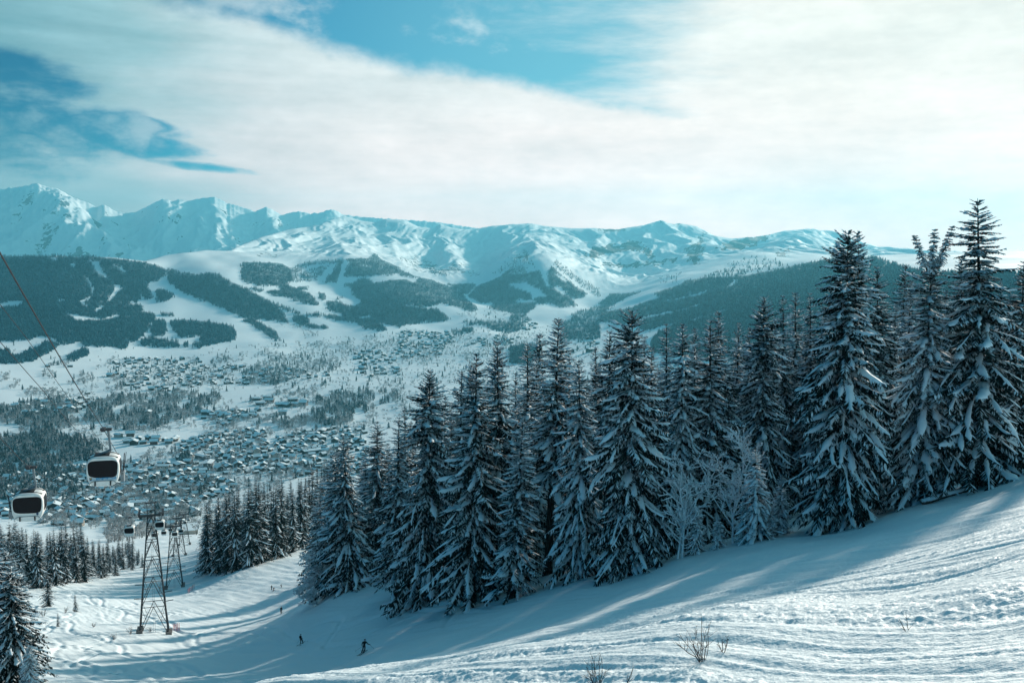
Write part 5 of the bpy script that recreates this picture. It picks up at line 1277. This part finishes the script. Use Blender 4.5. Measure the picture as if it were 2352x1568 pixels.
tower(T3, 20, 6, 1.7, yaw_of(T2, T4), 'third lattice lift tower, far down the run', ARM, 5)
tower(T4, 19, 6, 1.7, yaw_of(T3, ST), 'farthest lattice lift tower, beside the run-out to the valley station', ARM, 4)
def head(T, h, yaw, sx): return T + Vector((math.cos(yaw) * sx * ARM, math.sin(yaw) * sx * ARM, h - .35))
hs = [(T1, 27.5, y1), (T2, 23.5, yaw_of(T1, T3)), (T3, 20, yaw_of(T2, T4)), (T4, 19, yaw_of(T3, ST))]
RIGHT = [head(*h, 1) for h in hs] + [ST + Vector((ARM, 0, 0))]
LEFT = [head(*h, -1) for h in hs] + [ST - Vector((ARM, 0, 0))]
GRIP1, GRIP2 = pt(238, 985, 57), pt(66, 1072, 60)
def up_line(g, t, x, y, k):   # extend the rope past the cabin, up-slope and out of the frame
    d = (g - t).normalized(); return g + d * k
E1 = pt(-4, 574, 20.5); E1b = E1 + (E1 - GRIP1) * 1.2 + Vector((0, 0, 3))
E2 = pt(-3, 1001, 47); E2b = E2 + (E2 - GRIP2) * 2.2
def rope(name, segs, r, label, grp):
    b = MB(); pts = []
    for p, q, sag in segs:
        l = smooth_line(p, q, sag); pts += l if not pts else l[1:]
    b.tube(pts, r, n=5); o = b.build(name, M['cable'], None, True); tag(o, label, 'cable', grp)
GC = 'ropes of the gondola lift'
rope('haul_rope', [(E1b, E1, 0), (E1, GRIP1, .1), (GRIP1, RIGHT[0], 1.6)] + [(RIGHT[i], RIGHT[i + 1], 2.2) for i in range(4)], .019, 'thick steel rope carrying the cabin with blue lettering', GC)
rope('haul_rope', [(E2b, E2, 0), (E2, GRIP2, .05), (GRIP2, LEFT[0], 1.6)] + [(LEFT[i], LEFT[i + 1], 2.2) for i in range(4)], .019, 'thick steel rope carrying the lower left cabin', GC)
top1 = T1 + Vector((math.cos(y1) * .9, math.sin(y1) * .9, 29)); top0 = T1 + Vector((-math.cos(y1) * .9, -math.sin(y1) * .9, 29))
m1, m2 = pt(60, 775, 34), pt(100, 898, 36)
rope('signal_cable', [(pt(-4, 694, 28), m1, 0), (m1, pt(248, 1035, 80), .1), (pt(248, 1035, 80), top1, .9)], .011, 'thin upper signal cable, between the thick rope and the lower thin one', GC)
rope('signal_cable', [(pt(-4, 780, 28), m2, 0), (m2, pt(201, 1013, 70), .1), (pt(201, 1013, 70), top0, .9)], .012, 'thin lower signal cable ending behind the lettered cabin', GC)

# cabins: end face, flank and ring are lofted from one rounded outline
def outline(w, h, z0, n=40, e=.46, tp=.17):
    pts = []
    for k in range(n):
        t = 2 * math.pi * k / n; c, s = math.cos(t), math.sin(t)
        x = w / 2 * math.copysign(abs(c) ** e, c); z = h / 2 * math.copysign(abs(s) ** e, s)
        x *= 1.0 - tp * max(0, -z / (h / 2)) ** 1.4 - .07 * max(0, z / (h / 2)) ** 3      # narrower towards the floor
        pts.append((x, z + z0))
    return pts
def loft(secs):
    v, f = [], []; n = len(secs[0][1])
    for y, o in secs: v += [(x, y, z) for x, z in o]
    for i in range(len(secs) - 1):
        for k in range(n):
            k2 = (k + 1) % n; f.append((i * n + k, (i + 1) * n + k, (i + 1) * n + k2, i * n + k2))
    f.append(tuple(range(n))); e = (len(secs) - 1) * n; f.append(tuple(e + k for k in range(n))[::-1])
    return v, f
CW, CH, CD = 2.02, 1.92, 2.1
def me_of(name, v, f, m, smooth=False):
    me = bpy.data.meshes.new(name); me.from_pydata(v, [], f); me.materials.append(m)
    if smooth: me.polygons.foreach_set('use_smooth', [len(p.vertices) == 4 for p in me.polygons])
    me.update(); return me
def face_y(z):   # end faces lean in towards the roof
    return -CD / 2 - .02
B_ = {}
v, f = loft([(-CD / 2, outline(CW * .93, CH * .93, 0)), (-CD / 2 + .10, outline(CW * .985, CH * .985, 0)), (-CD / 2 + .3, outline(CW, CH, 0)), (CD / 2 - .3, outline(CW, CH, 0)), (CD / 2 - .10, outline(CW * .985, CH * .985, 0)), (CD / 2, outline(CW * .93, CH * .93, 0))])
B_['shell'] = me_of('cabin_shell', v, f, M['cabin_white'], True)
def panel(o, y, t=.03):
    n = len(o); v = [(x, y, z) for x, z in o] + [(x, y + t, z) for x, z in o]
    return v, [tuple(range(n))] + [(k, k + n, (k + 1) % n + n, (k + 1) % n) for k in range(n)]
wo = [(x, z) for x, z in outline(CW * .86, CH * .53, .215, 40, .36, .04)]
wo = [(x * (1 + .05 * (z - .17)), z - .045 * math.cos(x * 1.4) * (1 if z < .17 else 0) - (.03 * x if z < .17 else -.015 * x)) for x, z in wo]
v, f = panel(wo, -CD / 2 - .022, .04); B_['front'] = me_of('cabin_front_window', v, f, M['cabin_glass'])
v2, f2 = panel(wo, CD / 2 - .018, .04); B_['back'] = me_of('cabin_back_window', v2, f2, M['cabin_glass'])
wr = [(x * 1.03, (z - .2) * 1.045 + .2) for x, z in wo]; v, f = panel(wr, -CD / 2 - .012, .03); B_['gasket'] = me_of('window_gasket', v, f, M['cabin_dark'])
for s, nm in ((-1, 'left'), (1, 'right')):
    b = MB(); b.tube([(s * (CW / 2 - .0), -.62, .17), (s * (CW / 2 - .0), .62, .17)], .01, n=4)
    ys = np.linspace(-.72, .72, 9); zs = (-.28, .62); vv = []
    for y in ys:
        for z in (zs[0], .1, .35, zs[1]): vv.append((s * (CW / 2 * (1.0 - .07 * max(0, z / (CH / 2)) ** 3 - .17 * max(0, -z / (CH / 2)) ** 1.4) - .005 + (.012)) * (max(1e-6, 1 - abs(z / (CH / 2)) ** 4)) ** .25, y, z))
    ff = [(i * 4 + j, i * 4 + j + 1, (i + 1) * 4 + j + 1, (i + 1) * 4 + j) for i in range(8) for j in range(3)]
    B_['side' + nm] = me_of('cabin_side_window', [(x * 1.01, y, z) for x, y, z in vv], ff, M['cabin_glass'])
bump = []
for x in (-.46, .46):
    b = MB(); b.box((x, -CD / 2 - .02, -.72), (.085, .07, .32)); bump.append(b)
B_['arch'] = MB(); ar = [(-.82, -CD / 2 - .03, -.86), (-.78, -CD / 2 - .04, -.70), (-.66, -CD / 2 - .05, -.60), (-.45, -CD / 2 - .05, -.565), (.45, -CD / 2 - .05, -.555), (.66, -CD / 2 - .05, -.585), (.78, -CD / 2 - .04, -.68), (.82, -CD / 2 - .03, -.84)]
B_['arch'].tube(ar, .022, n=6)
def cabin(grip, yaw, label, full=True, letters=False, rack=1, crest=None, roll=0.0):
    e = empty('gondola_cabin', grip, yaw, .89); e.rotation_euler = (0, roll, yaw); tag(e, label, 'gondola', 'cabins of the gondola lift')
    up = 2.62 if full else 2.6     # grip to cabin centre
    sh = lambda m, n, p=e: obj(n, m, p)
    def put(m, n, par=e):
        o = obj(n, m, par); o.location = (0 if par is e else 0, 0, -up) if par is e else (0, 0, 0); return o
    body = put(B_['shell'], 'body')
    put(B_['front'], 'front_window'); put(B_['back'], 'rear_window'); put(B_['sideleft'], 'side_window'); put(B_['sideright'], 'side_window')
    a = MB(); hx_ = .27
    a.box((hx_ * .55, .0, -.02), (.7, .34, .16)); a.box((.0, 0, -.02), (.22, .9, .2)); g_ = a.build('grip', M['steel'], e)
    b = MB(); b.tube([(hx_, 0, -.08), (hx_ + .14, 0, -1.42)], [.10, .09], n=4); b.tube([(hx_ + .14, 0, -1.40), (hx_ - .05, 0, -1.5), (-.35, 0, -1.66)], [.12, .10, .08], n=4); b.build('hanger', M['steel_lt'], e)
    c = MB(); c.tube([(-.9, -.55, -1.80), (-.5, -.6, -1.66), (.5, -.6, -1.66), (.9, -.55, -1.78)], .035, n=5); c.tube([(-.9, .55, -1.80), (-.5, .6, -1.66), (.5, .6, -1.66), (.9, .55, -1.78)], .035, n=5); c.box((-.1, 0, -1.665), (.9, 1.2, .06)); c.build('roof_frame', M['cabin_dark'], e)
    if not full: return e
    put(B_['gasket'], 'window_gasket')
    for b in bump:
        o = b.build('bumper_bar', M['cabin_dark'], e); o.location = (0, 0, -up)
    o = MB(); o.v, o.f = B_['arch'].v, B_['arch'].f; o = o.build('front_rail', M['steel_lt'], e); o.location = (0, 0, -up)
    s = rack
    k = MB(); k.box((s * (CW / 2 + .12), 0, -up - .55), (.2, 1.0, .5)); k.box((s * (CW / 2 + .12), 0, -up - .2), (.16, 1.0, .08)); k.build('ski_rack', M['steel_lt'], e)
    for j, (dy, tilt) in enumerate(((-.3, .05), (-.22, .02), (.1, .12))):
        q = MB(); q.tube([(s * (CW / 2 + .12), dy, -up - .5), (s * (CW / 2 + .22 + tilt), dy, -up + (1.05 if s > 0 else .75))], [.035, .025], n=4); q.build('stowed_ski', M['ski'], e)
    dr = MB(); dr.tube([(-s * (CW / 2 + .005), .0, -up - .75), (-s * (CW / 2 + .02), 0, -up + .7)], .015, n=4); dr.build('door_seam', M['cabin_dark'], e)
    # print on the front
    if letters:
        n = 9; xs_ = np.linspace(-.80, .80, n); vv = []
        for x in xs_: vv += [(x, -CD / 2 - .006, -.33 - .03 * math.cos(x * 1.4) - up + .01), (x, -CD / 2 - .006, -.54 - .01 * math.cos(x) - up)]
        o = obj('pale_band', me_of('pale_band', vv, [(2 * i, 2 * i + 1, 2 * i + 3, 2 * i + 2) for i in range(n - 1)], M['band']), e)
        cu = bpy.data.curves.new('megeve', 'FONT'); cu.body = 'megeve'; cu.size = .27; cu.align_x = 'CENTER'; cu.extrude = .004; cu.offset = .009; cu.space_character = 1.04
        to = bpy.data.objects.new('tmp', cu); COL.objects.link(to); dg = bpy.context.evaluated_depsgraph_get(); me = bpy.data.meshes.new_from_object(to.evaluated_get(dg)); bpy.data.objects.remove(to)
        me.materials.clear(); me.materials.append(M['blue_print'])
        o = obj('lettering', me, e); o.rotation_euler = (R(90), R(-2.5), 0); o.location = (.03, -CD / 2 - .016, -up - .475)
        w = MB(); w.add([(.50, -CD / 2 - .014, -.44 - up), (.72, -CD / 2 - .014, -.40 - up), (.74, -CD / 2 - .014, -.36 - up), (.52, -CD / 2 - .014, -.405 - up)], [(0, 1, 2, 3)]); w.add([(.66, -CD / 2 - .014, -.42 - up), (.76, -CD / 2 - .014, -.31 - up), (.80, -CD / 2 - .014, -.31 - up), (.79, -CD / 2 - .014, -.43 - up)], [(0, 1, 2, 3)]); w.build('blue_swoosh', M['blue_print'], e)
    if crest:
        cx_, gold = crest
        sh_ = [(-.075, .09), (.075, .09), (.075, 0.0), (.05, -.06), (0, -.1), (-.05, -.06), (-.075, 0)]
        w = MB(); w.add([(cx_ + x, -CD / 2 - .014, -.43 + z - up) for x, z in sh_], [tuple(range(7))]); cr_ = w.build('crest', M['crest_blue'], e)
        if gold:
            w = MB(); w.add([(cx_ - .06, -CD / 2 - .018, -.36 - up), (cx_ + .06, -CD / 2 - .018, -.36 - up), (cx_ + .055, -CD / 2 - .018, -.43 - up), (cx_ - .055, -CD / 2 - .018, -.43 - up)], [(0, 1, 2, 3)]); w.build('crest_field', M['crest_gold'], cr_)
    return e
cab_yaw = math.atan2(23.4, 57) 
cabin(GRIP1, cab_yaw + R(-5), 'nearest white gondola cabin with blue megeve lettering under its dark window', True, True, 1, (-.72, True), R(1))
cabin(GRIP2, cab_yaw + R(-4), 'white gondola cabin at the left edge with skis in its outer rack', True, False, -1, (.62, False), R(1))
def on_rope(pts, d):
    for p, q in zip(pts, pts[1:]):
        if p.y <= d <= q.y: return p.lerp(q, (d - p.y) / (q.y - p.y)) - Vector((0, 0, 2.2 * 4 * ((d - p.y) / (q.y - p.y)) * (1 - (d - p.y) / (q.y - p.y))))
RP, LP_ = [GRIP1] + RIGHT, [GRIP2] + LEFT
far_c = [(RP, 186, 'gondola cabin hanging right in front of the nearest tower head'), (LP_, 172, 'gondola cabin above the dark wood, left of the nearest tower'),
         (LP_, 272, 'small cabin half hidden behind the nearest tower'), (RP, 290, 'small cabin just right of the nearest tower head'), (LP_, 330, 'small low cabin right of the nearest tower'), (RP, 372, 'small cabin beside the second tower head'),
         (LP_, 420, 'tiny cabin left of the second tower head'), (RP, 500, 'tiny cabin right of the second tower head'), (LP_, 510, 'tiny cabin in front of the third tower'), (RP, 600, 'tiny cabin beyond the third tower, upper one'), (LP_, 640, 'farthest tiny cabin near the valley station')]
for line, d, lb in far_c:
    cabin(on_rope(line, d), cab_yaw + R(-8), lb, False)

# valley station of the lift, half hidden at the foot of the run
sx_, sy_ = float(ray(432, 1205)[0]) * 930, 930.
e = empty('lift_station', (sx_, sy_, hz(sx_, sy_) + .2), R(20)); tag(e, 'white lift station with snowy flat roof where the gondola ropes end', 'station')
b = MB(); b.box((0, 0, 4), (17, 24, 9)); b.build('wall', WALLM[3], e)
b = MB(); b.box((0, 0, 8.9), (19.5, 27, .6)); r_o = b.build('roof', M['snow'], e); b = MB(); b.box((0, -12.06, 3.2), (11, .2, 4)); b.build('entrance', M['window'], e)

# red and orange safety netting by the towers
for (x, y, x2, y2, lb) in ((432, 1362, 446, 1352, 'short red net fence by the second lift tower'), (398, 1450, 412, 1447, 'red marker poles at the right foot of the nearest tower'), (205, 1232, 234, 1228, 'red net fence on the snow above the dark wood')):
    p = []
    for xx, yy in ((x, y), (x2, y2)):
        d = solve_d(xx, yy, 20, 700); a, _ = ray(xx, yy); p.append(Vector((float(a) * d, d, hz(float(a) * d, d))))
    e = empty('net_fence', p[0]); tag(e, lb, 'fence', 'red nets along the run')
    L_ = p[1] - p[0]; b = MB(); n = 4
    for k in range(n + 1):
        q = L_ * k / n; b2 = MB(); b2.tube([q + Vector((0, 0, -.3)), q + Vector((0, 0, 1.6))], .05, n=5); b2.build('post', M['orange'], e)
    for k in range(4): b.tube([Vector((0, 0, .35 + k * .3)), L_ + Vector((0, 0, .35 + k * .3))], .03, n=3)
    b.build('net', M['orange'], e)

# ------------------------------------------------------------------ skiers
def body_mesh(name, J, E, m, sub=2):
    me = bpy.data.meshes.new(name); keys = list(J); me.from_pydata([J[k][0] for k in keys], [(keys.index(a), keys.index(b)) for a, b in E], [])
    o = bpy.data.objects.new('tmp', me); COL.objects.link(o)
    sk = o.modifiers.new('s', 'SKIN'); sk.use_smooth_shade = True; o.modifiers.new('u', 'SUBSURF').levels = sub
    o.modifiers['u'].render_levels = sub
    for i, k in enumerate(keys):
        r_ = J[k][1]; me.skin_vertices[0].data[i].radius = (r_, r_) if not hasattr(r_, '__len__') else r_
    me.skin_vertices[0].data[keys.index('pelvis')].use_root = True
    dg = bpy.context.evaluated_depsgraph_get(); out = bpy.data.meshes.new_from_object(o.evaluated_get(dg)); bpy.data.objects.remove(o)
    out.materials.clear(); out.materials.append(m); out.name = name; return out
EDG = [('pelvis', 'waist'), ('waist', 'chest'), ('chest', 'neck'), ('neck', 'head'), ('head', 'crown'), ('chest', 'shl'), ('shl', 'ell'), ('ell', 'hal'), ('chest', 'shr'), ('shr', 'elr'), ('elr', 'har'), ('pelvis', 'hpl'), ('hpl', 'knl'), ('knl', 'anl'), ('anl', 'tol'), ('pelvis', 'hpr'), ('hpr', 'knr'), ('knr', 'anr'), ('anr', 'tor')]
def skier(x, y, hgt, pose, label, jacket='cloth_black', heading=0., skis=True, d=None, poles=True):
    if d is None: d = solve_d(x, y)
    a, _ = ray(x, y); X_ = float(a) * d; zb = hz(X_, d)
    e = empty('person', (X_, d, zb + .05), heading, hgt / 1.78); tag(e, label, 'person', 'skiers on the run')
    base = dict(pelvis=((-.02, 0, .93), (.165, .13)), waist=((0, 0, 1.08), (.155, .12)), chest=((.03, .02, 1.32), (.19, .14)), neck=((.06, .04, 1.50), .07), head=((.08, .06, 1.60), .10), crown=((.085, .07, 1.72), .085),
                shl=((-.2, .02, 1.41), .085), ell=((-.30, -.05, 1.14), .062), hal=((-.26, -.2, .94), .05), shr=((.25, .02, 1.41), .085), elr=((.46, .0, 1.15), .062), har=((.72, -.1, 1.08), .05),
                hpl=((-.12, 0, .88), .11), knl=((-.2, -.06, .5), .085), anl=((-.33, .0, .12), .07), tol=((-.36, -.14, .07), .055), hpr=((.09, 0, .88), .11), knr=((.06, -.06, .5), .085), anr=((-.08, .02, .12), .07), tor=((-.11, -.12, .07), .055))
    base.update({k: v for k, v in pose.items() if k[0] != '_'})
    bm_ = body_mesh('skier_body', base, EDG, M[jacket]); obj('body', bm_, e)
    g = MB(); hc = Vector(base['crown'][0]); 
    for k in range(6): pass
    hp_ = [hc + Vector((0, 0, z)) for z in (-.10, -.04, .02, .06, .085)]; g.tube(hp_, [.118, .128, .115, .085, .03], n=10); g.build('helmet', M['ski'], e, True)
    fz = MB(); hd = Vector(base['head'][0]); fz.tube([hd + Vector((0, -.085, -.07)), hd + Vector((0, -.095, -.01)), hd + Vector((0, -.08, .05))], [.045, .07, .06], n=8); fz.build('face', M['skin'], e, True)
    gg = MB(); gg.box(tuple(hd + Vector((0, -.125, .055))), (.17, .05, .07)); gg.build('goggles', M['band'], e)
    if poles:
        for hand, tip in (('hal', pose.get('_pl', (-1.0, .25, .02))), ('har', pose.get('_pr', (1.15, .35, .12)))):
            p_ = MB(); hpos = Vector(base[hand][0]); p_.tube([hpos + Vector((0, 0, .1)), hpos, Vector(tip)], [.018, .016, .010], n=5); po = p_.build('ski_pole', M['ski'], e)
            bk = MB(); bk.tube([Vector(tip).lerp(hpos, .06), Vector(tip).lerp(hpos, .065)], .05, n=8); bk.build('basket', M['cabin_dark'], po)
    if skis:
        for an in ('anl', 'anr'):
            c = Vector(base[an][0]); s_ = MB(); dr_ = Vector(pose.get('_sk', (-.55, -.8, -.0))).normalized(); w_ = Vector((-dr_.y, dr_.x, 0)) * .05
            pts_ = [(-.75, .02), (.7, .0), (.88, .04), (.95, .12)]; vv = []
            for t, zz in pts_:
                q = Vector((c.x, c.y, .03)) + dr_ * t + Vector((0, 0, zz)); vv += [q - w_, q + w_, q + w_ + Vector((0, 0, .025)), q - w_ + Vector((0, 0, .025))]
            ff = [(0, 1, 2, 3), (12, 15, 14, 13)]
            for i in range(3):
                for k in range(4): ff.append((i * 4 + k, (i + 1) * 4 + k, (i + 1) * 4 + (k + 1) % 4, i * 4 + (k + 1) % 4))
            s_.add(vv, ff); s_.build('ski', M['ski'], e)
            bt = MB(); bt.tube([c + Vector((0, .06, -.08)), c + Vector((0, 0, .02)), c + Vector((0, 0, .2))], [.08, .085, .085], n=8); bt.build('ski_boot', M['cabin_dark'], e, True)
POSE_A = {'_pl': (-1.15, .2, .22), '_pr': (1.18, .3, .42), '_sk': (-.62, -.75, -.12)}
POSE_B = dict(pelvis=((-.05, 0, .92), (.15, .13)), chest=((-.12, 0, 1.32), (.165, .14)), waist=((-.08, 0, 1.1), (.145, .12)), neck=((-.1, 0, 1.5), .07), head=((-.07, -.01, 1.61), .10), crown=((-.06, -.01, 1.72), .085),
              shl=((-.26, .02, 1.4), .08), ell=((-.33, .1, 1.12), .06), hal=((-.2, .2, .95), .05), shr=((.02, -.03, 1.4), .08), elr=((.06, -.1, 1.14), .06), har=((.28, -.18, 1.1), .05),
              knl=((-.06, -.02, .5), .085), anl=((-.16, .02, .12), .07), tol=((-.12, -.1, .07), .055), hpr=((.08, 0, .88), .11), knr=((.26, -.1, .58), .085), anr=((.27, .0, .14), .07), tor=((.32, -.1, .08), .055))
POSE_B.update({'_pl': (-.85, .25, -.05), '_pr': (.5, -.3, .05), '_sk': (.6, .5, .2)})
POSE_C = dict(hal=((-.2, -.12, 1.0), .05), ell=((-.27, -.02, 1.14), .06), har=((.22, -.12, 1.0), .05), elr=((.29, -.02, 1.14), .06), shr=((.22, .02, 1.41), .085), knl=((-.08, -.05, .5), .08), anl=((-.07, 0, .12), .07), tol=((-.07, -.12, .07), .05), knr=((.06, -.05, .5), .08), anr=((.05, 0, .12), .07), tor=((.05, -.12, .07), .05))
POSE_C.update({'_pl': (-.3, .3, .1), '_pr': (.32, .3, .1), '_sk': (.1, -1, 0)})
skier(837, 1501, 1.80, POSE_A, 'skier in black leaning right with one arm stretched out holding a pole', heading=R(8))
skier(692, 1481, 1.74, POSE_B, 'skier in black with bent knee, standing left of the leaning skier')
skier(646, 1409, 1.66, POSE_C, 'dark upright skier higher up the run, alone')
skier(624, 1356, 1.38, POSE_C, 'small dark skier, left one of the three distant figures', heading=R(30))
skier(629, 1358, 1.15, POSE_A, 'small skier in a dark red jacket, middle one of the three distant figures', 'cloth_red')
skier(646, 1349, 1.10, POSE_B, 'small crouching dark skier, right one of the three distant figures', heading=R(60))
